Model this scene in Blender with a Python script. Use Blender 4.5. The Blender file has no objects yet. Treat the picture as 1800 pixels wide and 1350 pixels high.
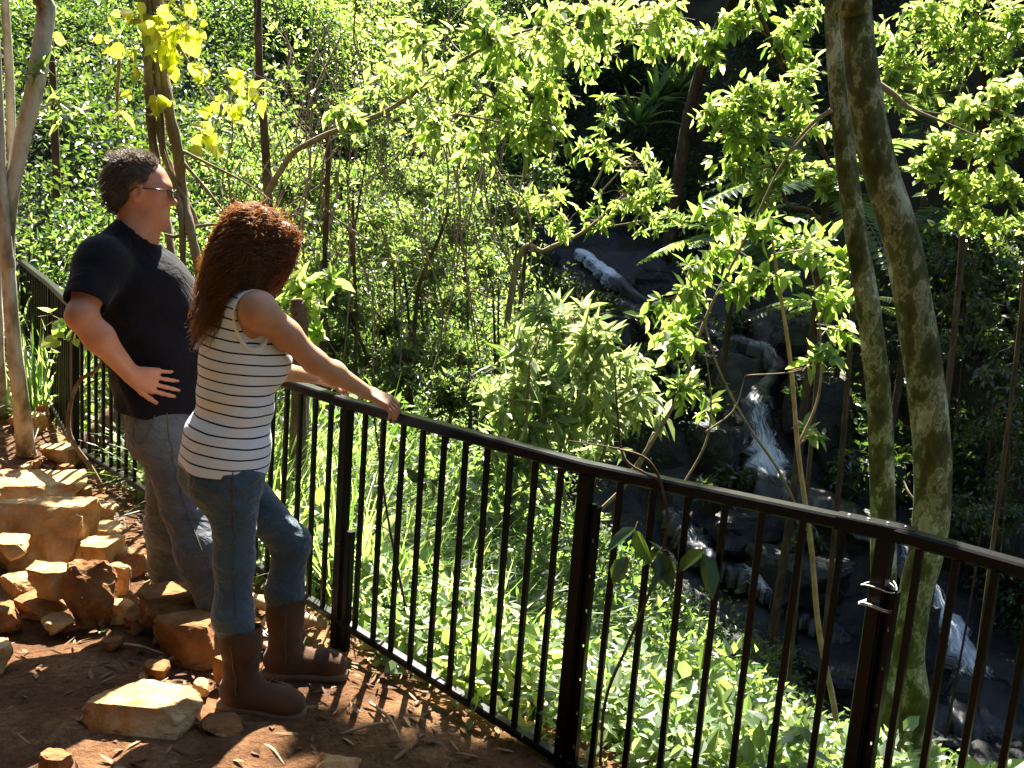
import bpy, math, random
import numpy as np
from mathutils import Vector, noise
rng = np.random.default_rng(7)
random.seed(7)
scene = bpy.context.scene
C = bpy.context.collection

# ------------------------------------------------------------------ camera
FPX, PITCH, ROLL, HCAM = 1750.0, math.radians(10.0), math.radians(4.3), 1.72   # focal length in photo pixels (1800 wide)
_F = np.array([0, math.cos(PITCH), -math.sin(PITCH)]); _R0 = np.array([1.0, 0, 0]); _U0 = np.cross(_R0, _F)
_R = math.cos(ROLL) * _R0 + math.sin(ROLL) * _U0
_U = -math.sin(ROLL) * _R0 + math.cos(ROLL) * _U0
cam_data = bpy.data.cameras.new('camera'); cam = bpy.data.objects.new('camera', cam_data); C.objects.link(cam)
cam_data.sensor_width = 36.0; cam_data.lens = 36.0 * FPX / 1800.0
cam_data.clip_start = 0.05; cam_data.clip_end = 500
from mathutils import Matrix
cam.matrix_world = Matrix(((_R[0], _U[0], -_F[0], 0), (_R[1], _U[1], -_F[1], 0), (_R[2], _U[2], -_F[2], HCAM), (0, 0, 0, 1)))
scene.camera = cam

# ------------------------------------------------------------------ light
SUN_EL, SUN_AZ = math.radians(52), math.radians(-1)      # azimuth measured from +Y (ahead) towards +X
SDIR = np.array([math.sin(SUN_AZ) * math.cos(SUN_EL), math.cos(SUN_AZ) * math.cos(SUN_EL), math.sin(SUN_EL)])
world = bpy.data.worlds.new('World'); scene.world = world; world.use_nodes = True
wn = world.node_tree.nodes; wl = world.node_tree.links
sky = wn.new('ShaderNodeTexSky'); sky.sky_type = 'NISHITA'; sky.sun_disc = False
sky.sun_elevation = SUN_EL; sky.sun_rotation = SUN_AZ
bg = wn['Background']; bg.inputs['Strength'].default_value = 0.05
wl.new(sky.outputs['Color'], bg.inputs['Color'])
sun_d = bpy.data.lights.new('sun', 'SUN'); sun_d.energy = 5.0; sun_d.angle = math.radians(0.53); sun_d.color = (1.0, 0.95, 0.84)
sun = bpy.data.objects.new('sun', sun_d); C.objects.link(sun)
sun.rotation_euler = Vector(-SDIR).to_track_quat('-Z', 'Y').to_euler()
sun.location = (0, 0, 30)
scene.view_settings.view_transform = 'Standard'; scene.view_settings.look = 'None'
scene.view_settings.exposure = 2.75; scene.view_settings.gamma = 1.0; scene.view_settings.use_curve_mapping = False
scene.render.engine = 'CYCLES'
cy = scene.cycles
cy.max_bounces = 6; cy.diffuse_bounces = 3; cy.glossy_bounces = 2; cy.transmission_bounces = 4; cy.transparent_max_bounces = 4
cy.use_denoising = True; cy.sample_clamp_indirect = 4.0
cy.caustics_reflective = False; cy.caustics_refractive = False

# ------------------------------------------------------------------ helpers
def at(px, py, Y):
    """world point that stands Y metres ahead in the direction of a photo pixel"""
    d = _F + _R * (px - 900) / FPX - _U * (py - 675) / FPX
    return d * (Y / d[1]) + np.array([0, 0, HCAM])
def on(px, py, z=0.0):
    d = _F + _R * (px - 900) / FPX - _U * (py - 675) / FPX
    return d * ((z - HCAM) / d[2]) + np.array([0, 0, HCAM])
def pixel(P):
    d = np.asarray(P, float) - np.array([0, 0, HCAM]); z = np.maximum(d @ _F, 1e-3)
    return 900 + FPX * (d @ _R) / z, 675 - FPX * (d @ _U) / z, d @ _F

def new_mesh(name, V, F, smooth=True, attrs=None):
    """V (n,3); F an (m,k) array or list of such arrays; attrs {name: face values}"""
    V = np.asarray(V, np.float32).reshape(-1, 3)
    Fl = [np.asarray(f, np.int32) for f in (F if isinstance(F, list) else [F]) if len(f)]
    me = bpy.data.meshes.new(name)
    me.vertices.add(len(V)); me.vertices.foreach_set('co', V.ravel())
    nl = sum(f.size for f in Fl); npoly = sum(len(f) for f in Fl)
    me.loops.add(nl); me.polygons.add(npoly)
    me.loops.foreach_set('vertex_index', np.concatenate([f.ravel() for f in Fl]))
    tot = np.concatenate([np.full(len(f), f.shape[1], np.int32) for f in Fl])
    st = np.concatenate([[0], np.cumsum(tot)[:-1]]).astype(np.int32)
    me.polygons.foreach_set('loop_start', st)
    try: me.polygons.foreach_set('loop_total', tot)
    except Exception: pass
    if attrs:
        for k, v in attrs.items():
            v = np.asarray(v, np.float32)
            a = me.attributes.new(k, 'FLOAT', 'FACE' if len(v) == npoly else 'POINT'); a.data.foreach_set('value', v)
    me.update(calc_edges=True)
    me.polygons.foreach_set('use_smooth', np.full(npoly, bool(smooth)))
    me.validate()
    return me
def put(name, me, mat, parent=None, loc=None):
    o = bpy.data.objects.new(name, me); C.objects.link(o)
    if mat is not None:
        if not me.materials: me.materials.append(mat)
    if parent is not None: o.parent = parent
    if loc is not None: o.location = loc
    return o
def mk(name, V, F, mat, parent=None, smooth=True, attrs=None):
    """mesh in world coordinates, made local to its parent's base (parents are unrotated)"""
    V = np.asarray(V, float).reshape(-1, 3)
    b = np.array(parent.get('_base', (0, 0, 0))) if parent is not None else np.zeros(3)
    o = put(name, new_mesh(name, V - b, F, smooth, attrs), mat, parent)
    if parent is not None: o['_base'] = tuple(b)
    return o
def mk_top(name, V, F, mat, base, smooth=True, attrs=None):
    o = put(name, new_mesh(name, np.asarray(V, float).reshape(-1, 3) - np.asarray(base), F, smooth, attrs), mat)
    o.location = tuple(base); o['_base'] = tuple(float(v) for v in base)
    return o
def tag(o, label=None, cat=None, group=None, kind=None):
    if label: o['label'] = label
    if cat: o['category'] = cat
    if group: o['group'] = group
    if kind: o['kind'] = kind
    return o
def thing(name, label, cat, base, group=None):
    o = bpy.data.objects.new(name, None); C.objects.link(o); o.location = tuple(base); o.empty_display_size = 0.1
    o['_base'] = tuple(float(v) for v in base)
    return tag(o, label, cat, group)
class MB:
    def __init__(s): s.V = []; s.F = {}; s.n = 0; s.A = {}
    def add(s, V, F):
        V = np.asarray(V, float).reshape(-1, 3)
        for f in (F if isinstance(F, list) else [F]):
            f = np.asarray(f, int)
            if f.size: s.F.setdefault(f.shape[1], []).append(f + s.n)
        s.V.append(V); s.n += len(V); return s
    def out(s): return np.concatenate(s.V), [np.concatenate(v) for v in s.F.values()]
def unit(v):
    v = np.asarray(v, float); return v / np.maximum(np.linalg.norm(v, axis=-1, keepdims=True), 1e-9)
def spline(P, n):
    """Catmull-Rom through the points, n samples"""
    P = np.asarray(P, float)
    if len(P) == 2:
        t = np.linspace(0, 1, n)[:, None]; return P[0] * (1 - t) + P[1] * t
    Q = np.vstack([2 * P[0] - P[1], P, 2 * P[-1] - P[-2]])
    u = np.linspace(0, len(P) - 1 - 1e-6, n); i = u.astype(int); t = (u - i)[:, None]
    a, b, c, d = Q[i], Q[i + 1], Q[i + 2], Q[i + 3]
    return 0.5 * (2 * b + (c - a) * t + (2 * a - 5 * b + 4 * c - d) * t**2 + (3 * b - a - 3 * c + d) * t**3)
def tube(P, R, n=6, cap=True, flat=None):
    P = np.asarray(P, float); m = len(P); R = np.broadcast_to(np.asarray(R, float), (m,))
    T = unit(np.gradient(P, axis=0)); ref = np.array([0.31, 0.9, 0.17]) if abs(T[0] @ [0, 0, 1]) > 0.9 else np.array([0, 0, 1.0])
    X = []; x = unit(np.cross(T[0], ref))
    for t in T:
        x = unit(x - t * (x @ t)); X.append(x)
    X = np.array(X); Y = np.cross(T, X)
    a = np.linspace(0, 2 * np.pi, n, endpoint=False)
    V = P[:, None] + R[:, None, None] * (np.cos(a)[None, :, None] * X[:, None] + np.sin(a)[None, :, None] * Y[:, None])
    V = V.reshape(-1, 3); i = np.arange(m - 1)[:, None] * n; j = np.arange(n)[None]; k = (j + 1) % n
    F = [np.stack([i + j, i + k, i + n + k, i + n + j], -1).reshape(-1, 4)]
    if cap: F += [np.arange(n)[None, ::-1], (np.arange(n) + (m - 1) * n)[None]]
    return V, F
def box(c, half, X=(1, 0, 0), Y=(0, 1, 0), Z=(0, 0, 1), bev=0.0):
    X, Y, Z = np.asarray(X, float), np.asarray(Y, float), np.asarray(Z, float); c = np.asarray(c, float)
    if bev <= 0:
        s = np.array([(x, y, z) for z in (-1, 1) for x, y in ((-1, -1), (1, -1), (1, 1), (-1, 1))], float)
        V = c + s[:, :1] * half[0] * X + s[:, 1:2] * half[1] * Y + s[:, 2:] * half[2] * Z
        return V, np.array([(3, 2, 1, 0), (4, 5, 6, 7), (0, 1, 5, 4), (1, 2, 6, 5), (2, 3, 7, 6), (3, 0, 4, 7)])
    hx, hy = half[0], half[1]; b = bev                      # bevel the four edges along Z
    ring = [(-hx + b, -hy), (hx - b, -hy), (hx, -hy + b), (hx, hy - b), (hx - b, hy), (-hx + b, hy), (-hx, hy - b), (-hx, -hy + b)]
    V = np.array([c + x * X + y * Y + z * half[2] * Z for z in (-1, 1) for x, y in ring])
    j = np.arange(8); k = (j + 1) % 8
    return V, [np.stack([j, k, k + 8, j + 8], -1), np.arange(8)[None, ::-1], (np.arange(8) + 8)[None]]

# ------------------------------------------------------------------ materials
def mat_new(name):
    m = bpy.data.materials.new(name); m.use_nodes = True
    nt = m.node_tree; return m, nt.nodes, nt.links, nt.nodes['Principled BSDF']
def ramp(N, stops):
    r = N.new('ShaderNodeValToRGB'); e = r.color_ramp.elements
    e[0].position, e[0].color = stops[0][0], (*stops[0][1], 1); e[1].position, e[1].color = stops[-1][0], (*stops[-1][1], 1)
    for p, c in stops[1:-1]: q = e.new(p); q.color = (*c, 1)
    return r
def noise_tex(N, L, scale, detail=5, rough=0.6, vec=None, dist=0):
    t = N.new('ShaderNodeTexNoise'); t.inputs['Scale'].default_value = scale; t.inputs['Detail'].default_value = detail
    t.inputs['Roughness'].default_value = rough; t.inputs['Distortion'].default_value = dist
    if vec is not None: L.new(vec, t.inputs['Vector'])
    return t
def mapping(N, L, scale=(1, 1, 1), kind='Object', rot=(0, 0, 0)):
    tc = N.new('ShaderNodeTexCoord'); mp = N.new('ShaderNodeMapping'); mp.inputs['Scale'].default_value = scale; mp.inputs['Rotation'].default_value = rot
    L.new(tc.outputs[kind], mp.inputs['Vector']); return mp.outputs['Vector']
def noisy(name, stops, scale=6, rough=0.85, bump=0.4, bscale=30, bdist=0.01, stretch=(1, 1, 1), spec=0.3, detail=6, metal=0.0, kind='Object'):
    m, N, L, B = mat_new(name); v = mapping(N, L, stretch, kind)
    t = noise_tex(N, L, scale, detail, 0.62, v); r = ramp(N, stops); L.new(t.outputs['Fac'], r.inputs['Fac']); L.new(r.outputs['Color'], B.inputs['Base Color'])
    B.inputs['Roughness'].default_value = rough; B.inputs['Specular IOR Level'].default_value = spec; B.inputs['Metallic'].default_value = metal
    if bump:
        t2 = noise_tex(N, L, bscale, 8, 0.65, v); b = N.new('ShaderNodeBump'); b.inputs['Strength'].default_value = bump; b.inputs['Distance'].default_value = bdist
        L.new(t2.outputs['Fac'], b.inputs['Height']); L.new(b.outputs['Normal'], B.inputs['Normal'])
    return m
def leaf_mat(name, dark, light, tdark, tlight, rough=0.42, spec=0.5, trans=0.5, brown=0.0):
    """thin leaf: glossy coloured upper surface, light passing through; colour varies leaf by leaf ('tint')"""
    m, N, L, B = mat_new(name)
    at_ = N.new('ShaderNodeAttribute'); at_.attribute_name = 'tint'
    st = [(0.0, dark), (1.0, light)]; tt = [(0.0, tdark), (1.0, tlight)]
    if brown: st = [(0, (0.16, 0.09, 0.03)), (brown, (0.2, 0.12, 0.03)), (brown + .01, dark), (1, light)]; tt = [(0, (0.3, 0.12, 0.02)), (brown, (0.3, 0.14, 0.03)), (brown + .01, tdark), (1, tlight)]
    r = ramp(N, st); L.new(at_.outputs['Fac'], r.inputs['Fac']); L.new(r.outputs['Color'], B.inputs['Base Color'])
    r2 = ramp(N, tt); L.new(at_.outputs['Fac'], r2.inputs['Fac'])
    T = N.new('ShaderNodeBsdfTranslucent'); L.new(r2.outputs['Color'], T.inputs['Color'])
    B.inputs['Roughness'].default_value = rough; B.inputs['Specular IOR Level'].default_value = spec
    mix = N.new('ShaderNodeMixShader'); mix.inputs['Fac'].default_value = trans
    L.new(B.outputs['BSDF'], mix.inputs[1]); L.new(T.outputs['BSDF'], mix.inputs[2])
    L.new(mix.outputs['Shader'], N['Material Output'].inputs['Surface'])
    return m
M = {}
M['leaf_green'] = leaf_mat('leaf_green', (0.012, 0.034, 0.008), (0.05, 0.085, 0.024), (0.08, 0.22, 0.018), (0.5, 0.65, 0.14), 0.4, 1.0, 0.46)
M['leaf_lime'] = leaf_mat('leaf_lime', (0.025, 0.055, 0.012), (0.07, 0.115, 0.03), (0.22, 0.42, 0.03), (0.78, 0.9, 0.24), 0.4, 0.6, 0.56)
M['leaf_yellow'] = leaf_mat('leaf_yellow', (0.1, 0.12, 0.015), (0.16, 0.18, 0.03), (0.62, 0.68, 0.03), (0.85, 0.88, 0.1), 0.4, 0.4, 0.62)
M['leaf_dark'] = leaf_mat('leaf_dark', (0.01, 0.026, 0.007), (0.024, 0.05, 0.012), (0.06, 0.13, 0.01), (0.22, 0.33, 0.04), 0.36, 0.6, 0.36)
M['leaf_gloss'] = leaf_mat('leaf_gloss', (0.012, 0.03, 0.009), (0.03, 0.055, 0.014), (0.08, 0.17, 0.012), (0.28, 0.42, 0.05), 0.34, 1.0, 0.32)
M['leaf_cover'] = leaf_mat('leaf_cover', (0.05, 0.095, 0.03), (0.15, 0.21, 0.09), (0.2, 0.38, 0.05), (0.7, 0.8, 0.3), 0.48, 1.0, 0.4)
M['leaf_grass'] = leaf_mat('leaf_grass', (0.03, 0.065, 0.014), (0.1, 0.15, 0.045), (0.18, 0.38, 0.03), (0.66, 0.8, 0.22), 0.42, 0.9, 0.46)
M['leaf_fern'] = leaf_mat('leaf_fern', (0.02, 0.05, 0.014), (0.05, 0.085, 0.025), (0.16, 0.34, 0.05), (0.5, 0.64, 0.14), 0.32, 0.6, 0.45)
M['leaf_litter'] = leaf_mat('leaf_litter', (0.09, 0.04, 0.018), (0.34, 0.21, 0.1), (0.12, 0.05, 0.02), (0.3, 0.17, 0.06), 0.7, 0.25, 0.12)
M['bark_pale'] = noisy('bark_pale', [(0.3, (0.11, 0.085, 0.05)), (0.44, (0.26, 0.22, 0.15)), (0.58, (0.5, 0.46, 0.37)), (0.75, (0.2, 0.17, 0.1))], 7, 0.85, 0.5, 40, 0.008, (1, 1, 0.45))
M['bark_dark'] = noisy('bark_dark', [(0.3, (0.035, 0.022, 0.012)), (0.55, (0.09, 0.055, 0.028)), (0.75, (0.2, 0.15, 0.09))], 9, 0.9, 0.6, 40, 0.01, (1, 1, 0.4))
M['twig'] = noisy('twig', [(0.3, (0.13, 0.09, 0.05)), (0.7, (0.32, 0.25, 0.16))], 12, 0.8, 0, spec=0.25)
M['liana'] = noisy('liana', [(0.3, (0.08, 0.055, 0.03)), (0.55, (0.2, 0.15, 0.09)), (0.75, (0.4, 0.34, 0.24))], 8, 0.9, 0.7, 50, 0.01, (1, 1, 0.25))
# ------------------------------------------------------------------ terrain
FENCE = np.array([on(1900, 1000, 0.99)[:2], at(1557, 948, 2.55)[:2], at(1033, 818, 2.98)[:2], at(612, 694, 3.68)[:2], [-1.22, 4.32], [-1.93, 5.13], [-2.62, 5.86], [-3.3, 7.0], [-4.3, 8.6]])
RAIL_Z = 0.97
def fence_side(x, y):
    """signed distance to the fence line in plan (+ = gully side)"""
    P = np.stack([x, y], -1); best = np.full(x.shape, 1e9); sgn = np.ones(x.shape)
    L_ = np.vstack([FENCE[0] + (FENCE[0] - FENCE[1]) * 6, FENCE[1:-1], FENCE[-1] + (FENCE[-1] - FENCE[-2]) * 4])
    for a, b in zip(L_[:-1], L_[1:]):
        ab = b - a; t = np.clip(((P - a) @ ab) / (ab @ ab), 0, 1); q = P - (a + t[..., None] * ab)
        d = np.hypot(q[..., 0], q[..., 1]); cr = ab[0] * q[..., 1] - ab[1] * q[..., 0]
        m = d < best; best = np.where(m, d, best); sgn = np.where(m, np.where(cr < 0, 1, -1), sgn)
    return best * sgn
CREEK = [  # three runs of water: (photo x, photo y, metres ahead, half width)
    [(1018, 440, 18.2, .16), (1040, 452, 18.0, .22), (1060, 472, 17.8, .24), (1078, 486, 17.6, .26), (1130, 520, 17.0, .1), (1215, 568, 16.2, .2), (1255, 585, 15.9, .22), (1300, 600, 15.4, .18), (1345, 613, 14.9, .19), (1368, 640, 14.5, .18), (1350, 672, 14.2, .16), (1330, 698, 13.7, .26), (1332, 730, 13.5, .3), (1342, 780, 13.35, .36), (1348, 822, 13.1, .46), (1370, 845, 12.8, .45), (1420, 868, 12.5, .4), (1470, 890, 12.2, .4), (1530, 920, 12.0, .4), (1585, 960, 11.9, .36), (1610, 1000, 11.75, .3), (1645, 1050, 11.6, .32), (1680, 1110, 11.35, .38), (1712, 1175, 11.1, .42), (1750, 1230, 10.7, .5), (1830, 1290, 10.3, .6)],
    [(1180, 915, 12.6, .25), (1215, 950, 12.3, .3), (1240, 985, 12.0, .28), (1290, 1018, 11.8, .26), (1340, 1042, 11.6, .24), (1375, 1070, 11.5, .24), (1430, 1100, 11.35, .28), (1480, 1140, 11.2, .3), (1520, 1190, 11.0, .3), (1600, 1240, 10.7, .4), (1740, 1290, 10.4, .5)],
]
creek_pts = [[at(*q[:3]) for q in run] for run in CREEK]
cp = []                                                     # terrain control points (x, y, z)
for x in (-9, -6, -4, -2.6, -1.2, 0.2):
    for y, z in ((-14, 10.5), (-9, 6.5), (-5, 3.2), (-2, .7), (0.5, 0), (2.2, 0)): cp.append((x, y, z + (4.2 if x == -9 else .9 if x == -6 else 0)))  # the rise behind and left of the camera is unseen, raised to cut sky light
cp += [(-14, 2, 8), (-14, -6, 11), (1.5, -6, 3.4), (1.5, -2, .5), (1.2, 1, 0), (-2.6, 3.6, 0), (-4, 4.5, 0), (-1.6, 4.2, 0), (-4, 6.5, 0.0), (-6, 6, 0.7), (-8, 5, 2.6), (-7, 8, 1.2), (-5, 8.2, 0.15)]
for (a, b), (o1, o2, o3) in zip([((-0.6, 3.64), 1), ((0.24, 2.97), 2), ((1.0, 2.5), 3), ((1.9, 2.1), 4), ((-1.2, 4.32), 0), ((-1.93, 5.13), 0)], [(-.1, -.5, -.95), (-.1, -.5, -1.0), (-.1, -.5, -1.05), (-.12, -.55, -1.15), (-.06, -.3, -.5), (-.05, -.15, -.3)]):
    for o, z in ((0.0, -0.02), (0.35, o1), (1.1, o2), (2.1, o3)): cp.append((a[0] + .65 * o, a[1] + .76 * o, z))
for run in creek_pts:
    for p in run[::2]: cp.append(tuple(p))
cp += [(-2.6, 8.2, 0.0), (-4, 10, 0.9), (-1.5, 9, -0.6), (0, 8, -1.6), (1.2, 7.2, -2.1), (2.5, 6.4, -2.5), (0.3, 10.5, -1.9), (1.0, 12.6, -2.0), (1.6, 10.2, -2.7), (3, 8.6, -3.1), (5, 8.2, -3.5), (-1.2, 12, -0.4), (-0.5, 15, 0.3),
       (-4, 13, 2.2), (-7, 12, 2.6), (-10, 12, 3.4), (-3, 17, 4.0), (-8, 18, 6.0), (-13, 16, 6.0), (-1, 20, 4.2), (-8, 25, 10.5), (-2, 25, 8.6), (-16, 25, 11.5), (-8, 36, 19), (0, 36, 17), (-20, 36, 20)]
cp += [tuple(at(*q)) for q in [(900, 425, 18.6), (960, 440, 18.2), (930, 500, 17.6), (1010, 540, 16.9), (1080, 600, 15.8), (1150, 660, 14.8), (1230, 760, 13.8), (1260, 870, 13.0), (1440, 700, 14.6), (1450, 830, 13.6), (1500, 780, 14.2), (1640, 900, 13.0), (1720, 1000, 12.4), (1800, 1080, 11.8), (1450, 1000, 11.9), (1540, 1080, 11.6), (1350, 960, 12.2)]]
cp += [(1.2, 20, 2.0), (2.5, 20.4, 3.2), (4, 19.5, 3.4), (3, 22, 7.4), (5, 21, 7.2), (1, 22.5, 6.0), (7, 19, 6.2), (9, 17, 5.5), (6, 16.2, 1.6), (8, 14.2, 1.6), (10, 14, 3.0), (5.2, 25, 11.0), (1, 27, 11), (10, 22, 11), (14, 16, 8), (13, 11, 1.5), (16, 24, 14), (6, 34, 20), (14, 36, 24), (20, 10, 6), (9, 9, -3.0), (7, 5.5, -2.6), (4, 4.6, -1.6), (4, 1, -0.7), (8, 0, -1.2), (4, -6, 2.6), (20, 0, 3), (6, -12, 8), (24, 30, 22)]
cp = np.array(cp)
_d = np.hypot(cp[:, None, 0] - cp[None, :, 0], cp[:, None, 1] - cp[None, :, 1])
_Am = np.zeros((len(cp) + 3,) * 2); _Am[:-3, :-3] = -_d + np.eye(len(cp)) * 0.08
_Am[:-3, -3] = 1; _Am[:-3, -2:] = cp[:, :2]; _Am[-3:, :-3] = _Am[:-3, -3:].T
_w = np.linalg.solve(_Am, np.concatenate([cp[:, 2], [0, 0, 0]]))
def ground(x, y):
    x = np.asarray(x, float); y = np.asarray(y, float); s = x.shape; x = x.ravel(); y = y.ravel(); out = np.empty(len(x))
    for i in range(0, len(x), 20000):
        a, b = x[i:i + 20000], y[i:i + 20000]
        out[i:i + 20000] = -np.hypot(a[:, None] - cp[None, :, 0], b[:, None] - cp[None, :, 1]) @ _w[:-3] + _w[-3] + _w[-2] * a + _w[-1] * b
    out = out.reshape(s); d = fence_side(x.reshape(s), y.reshape(s))
    flat = np.clip(1 - (d + 0.25) / 0.5, 0, 1) * np.clip((x.reshape(s) + 5.6) / .8, 0, 1) * np.clip((y.reshape(s) + 1.0) / 1.0, 0, 1) * (y.reshape(s) < 7)
    return out * (1 - flat) - flat * .17 * np.clip((x.reshape(s) + .5) / 1.1, 0, 1)          # the path edge dips towards the right
def wav(x, y, seed, n=7, f0=1.0, f1=6.0):
    r = np.random.default_rng(seed); o = np.zeros_like(x)
    for i in range(n):
        f = f0 * (f1 / f0)**(i / max(n - 1, 1)); a = r.uniform(0, 6.28); ph = r.uniform(0, 6.28, 2)
        o += np.sin((x * np.cos(a) + y * np.sin(a)) * f * 2 * np.pi + ph[0] + 1.3 * np.sin((y * np.cos(a) - x * np.sin(a)) * f * 3 + ph[1])) / (1 + i * .75)
    return o
def fractal(x, y, z, oct=4, seed=0.0):
    return np.array([noise.fractal(Vector((a, b, c + seed)), 1.0, 2.0, oct) for a, b, c in zip(x.ravel(), y.ravel(), z.ravel())]).reshape(x.shape)
def creek_dist(x, y):
    best = np.full(np.shape(x), 1e9)
    for run in creek_pts:
        P = spline(np.array(run)[:, :2], 120)
        for p in P: best = np.minimum(best, np.hypot(x - p[0], y - p[1]))
    return best
def grid(xs, ys, zf, mask=None):
    X, Y = np.meshgrid(xs, ys, indexing='xy'); Z = zf(X, Y); nx, ny = len(xs), len(ys)
    V = np.stack([X, Y, Z], -1).reshape(-1, 3); j, i = np.meshgrid(np.arange(ny - 1), np.arange(nx - 1), indexing='ij')
    a = (j * nx + i).ravel(); F = np.stack([a, a + 1, a + nx + 1, a + nx], -1)
    if mask is not None:
        k = mask(X, Y).ravel(); F = F[k[F].all(1)]
        u = np.unique(F); mp = np.full(len(V), -1); mp[u] = np.arange(len(u)); V = V[u]; F = mp[F]
    return V, F

# soil, leaf mould and dark wet rock
m, N, L, B = mat_new('path_soil'); v = mapping(N, L)
t = noise_tex(N, L, 2.2, 8, 0.65, v); r = ramp(N, [(0.3, (0.08, 0.036, 0.016)), (0.5, (0.165, 0.08, 0.035)), (0.68, (0.33, 0.185, 0.09))]); L.new(t.outputs['Fac'], r.inputs['Fac'])
t2 = noise_tex(N, L, 45, 6, 0.7, v); mx = N.new('ShaderNodeMix'); mx.data_type = 'RGBA'; mx.blend_type = 'MULTIPLY'; mx.inputs['Factor'].default_value = 0.75
r2 = ramp(N, [(0.35, (0.45, 0.4, 0.35)), (0.65, (1.25, 1.2, 1.15))]); L.new(t2.outputs['Fac'], r2.inputs['Fac'])
L.new(r.outputs['Color'], mx.inputs[6]); L.new(r2.outputs['Color'], mx.inputs[7]); L.new(mx.outputs[2], B.inputs['Base Color'])
B.inputs['Roughness'].default_value = 0.95; B.inputs['Specular IOR Level'].default_value = 0.15
b = N.new('ShaderNodeBump'); b.inputs['Strength'].default_value = 1.0; b.inputs['Distance'].default_value = 0.03; L.new(t2.outputs['Fac'], b.inputs['Height']); L.new(b.outputs['Normal'], B.inputs['Normal'])
M['soil'] = m
M['forest_floor'] = noisy('forest_floor', [(0.3, (0.012, 0.011, 0.006)), (0.5, (0.03, 0.025, 0.013)), (0.7, (0.045, 0.05, 0.018))], 3, 0.95, 0.8, 14, 0.05)
M['wet_rock'] = noisy('wet_rock', [(0.3, (0.005, 0.005, 0.006)), (0.5, (0.011, 0.011, 0.012)), (0.62, (0.022, 0.021, 0.019)), (0.75, (0.013, 0.018, 0.008))], 2.4, 0.55, 0.7, 9, 0.06, spec=0.5)

cs = lambda *a: np.concatenate([np.arange(p, q, s) for p, q, s in a])
V, F = grid(cs((-60, -16, 3), (-16, 14, .4), (14, 61, 3)), cs((-20, -6, 3), (-6, 30, .4), (30, 76, 3)), lambda x, y: ground(x, y) + .12 * wav(x, y, 3, 6, .08, .6) * (fence_side(x, y) > .6) - .12 * (fence_side(x, y) < .7) - 0.22 * (creek_dist(x, y) < 1.6))
tag(mk('hillside', V, F, M['forest_floor']), kind='structure')
V, F = grid(np.arange(-8, 2.6, .035), np.arange(1.2, 8.6, .035), lambda x, y: ground(x, y) + .012 * wav(x, y, 5, 8, .5, 7) - .02 * np.clip(fence_side(x, y) + .1, 0, .3), lambda x, y: fence_side(x, y) < .55)
tag(mk('path', V, F, M['soil']), kind='structure')
# the rocky bed of the creek: ledges and joints as real relief
def bed(x, y):
    z = ground(x, y); n = fractal(x * .55, y * .55, z * .6, 3); s = .42
    zz = z + .3 * n; led = np.floor(zz / s) * s + s * np.clip((zz / s - np.floor(zz / s) - .25) / .35, 0, 1)
    f2 = fractal(x * 2.3, y * 2.3, z * 1.5, 3, 9.0)
    return .55 * (led - .3 * n * .4) + .45 * z + .09 * f2 - .06 - .10 * np.clip(1 - creek_dist(x, y) / .6, 0, 1)
V, F = grid(np.arange(-1.2, 8.2, .06), np.arange(9.6, 20.2, .06), bed, lambda x, y: creek_dist(x, y) < 1.5 + .5 * np.sin(x * 2.1 + y * 1.3) + .3 * np.sin(x * 5.1 - y * 4))
tag(mk('creek_bed', V, F, M['wet_rock']), kind='structure')

# water: dark glossy sheet that breaks into white foam where it drops
m, N, L, B = mat_new('stream_water'); uu = N.new('ShaderNodeAttribute'); uu.attribute_name = 'across'; vv = N.new('ShaderNodeAttribute'); vv.attribute_name = 'along'; cx = N.new('ShaderNodeCombineXYZ'); L.new(uu.outputs['Fac'], cx.inputs[0]); L.new(vv.outputs['Fac'], cx.inputs[1]); v = cx.outputs[0]
B.inputs['Base Color'].default_value = (0.012, 0.016, 0.02, 1); B.inputs['Roughness'].default_value = 0.08; B.inputs['Specular IOR Level'].default_value = 0.6
D = N.new('ShaderNodeBsdfPrincipled'); D.inputs['Base Color'].default_value = (0.86, 0.9, 0.95, 1); D.inputs['Roughness'].default_value = 0.6
at_ = N.new('ShaderNodeAttribute'); at_.attribute_name = 'foam'
t = noise_tex(N, L, 3.0, 8, 0.72, v, 0.8); mt = N.new('ShaderNodeMath'); mt.operation = 'ADD'; L.new(at_.outputs['Fac'], mt.inputs[0]); L.new(t.outputs['Fac'], mt.inputs[1])
rr = ramp(N, [(0.92, (0, 0, 0)), (1.18, (1, 1, 1))]); mt2 = N.new('ShaderNodeMath'); mt2.operation = 'MULTIPLY'; mt2.inputs[1].default_value = 0.74; L.new(mt.outputs[0], mt2.inputs[0]); L.new(mt2.outputs[0], rr.inputs['Fac'])
rr.color_ramp.elements[0].position = 0.8; rr.color_ramp.elements[1].position = 1.0
ms = N.new('ShaderNodeMixShader'); L.new(rr.outputs['Color'], ms.inputs['Fac']); L.new(B.outputs['BSDF'], ms.inputs[1]); L.new(D.outputs['BSDF'], ms.inputs[2]); L.new(ms.outputs['Shader'], N['Material Output'].inputs['Surface'])
b = N.new('ShaderNodeBump'); b.inputs['Strength'].default_value = 0.6; b.inputs['Distance'].default_value = 0.03; L.new(t.outputs['Fac'], b.inputs['Height']); L.new(b.outputs['Normal'], B.inputs['Normal']); L.new(b.outputs['Normal'], D.inputs['Normal'])
M['water'] = m
WHITE = [[.9, .95, .95, .9, 0, .5, .58, .6, .62, .55, .4, .6, .68, .76, .88, .5, .45, .1, .1, .68, .62, .74, .84, .8, .3, .2], [.2, .6, .45, .5, .85, .45, .4, .5, .3, .2, .3]]
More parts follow.
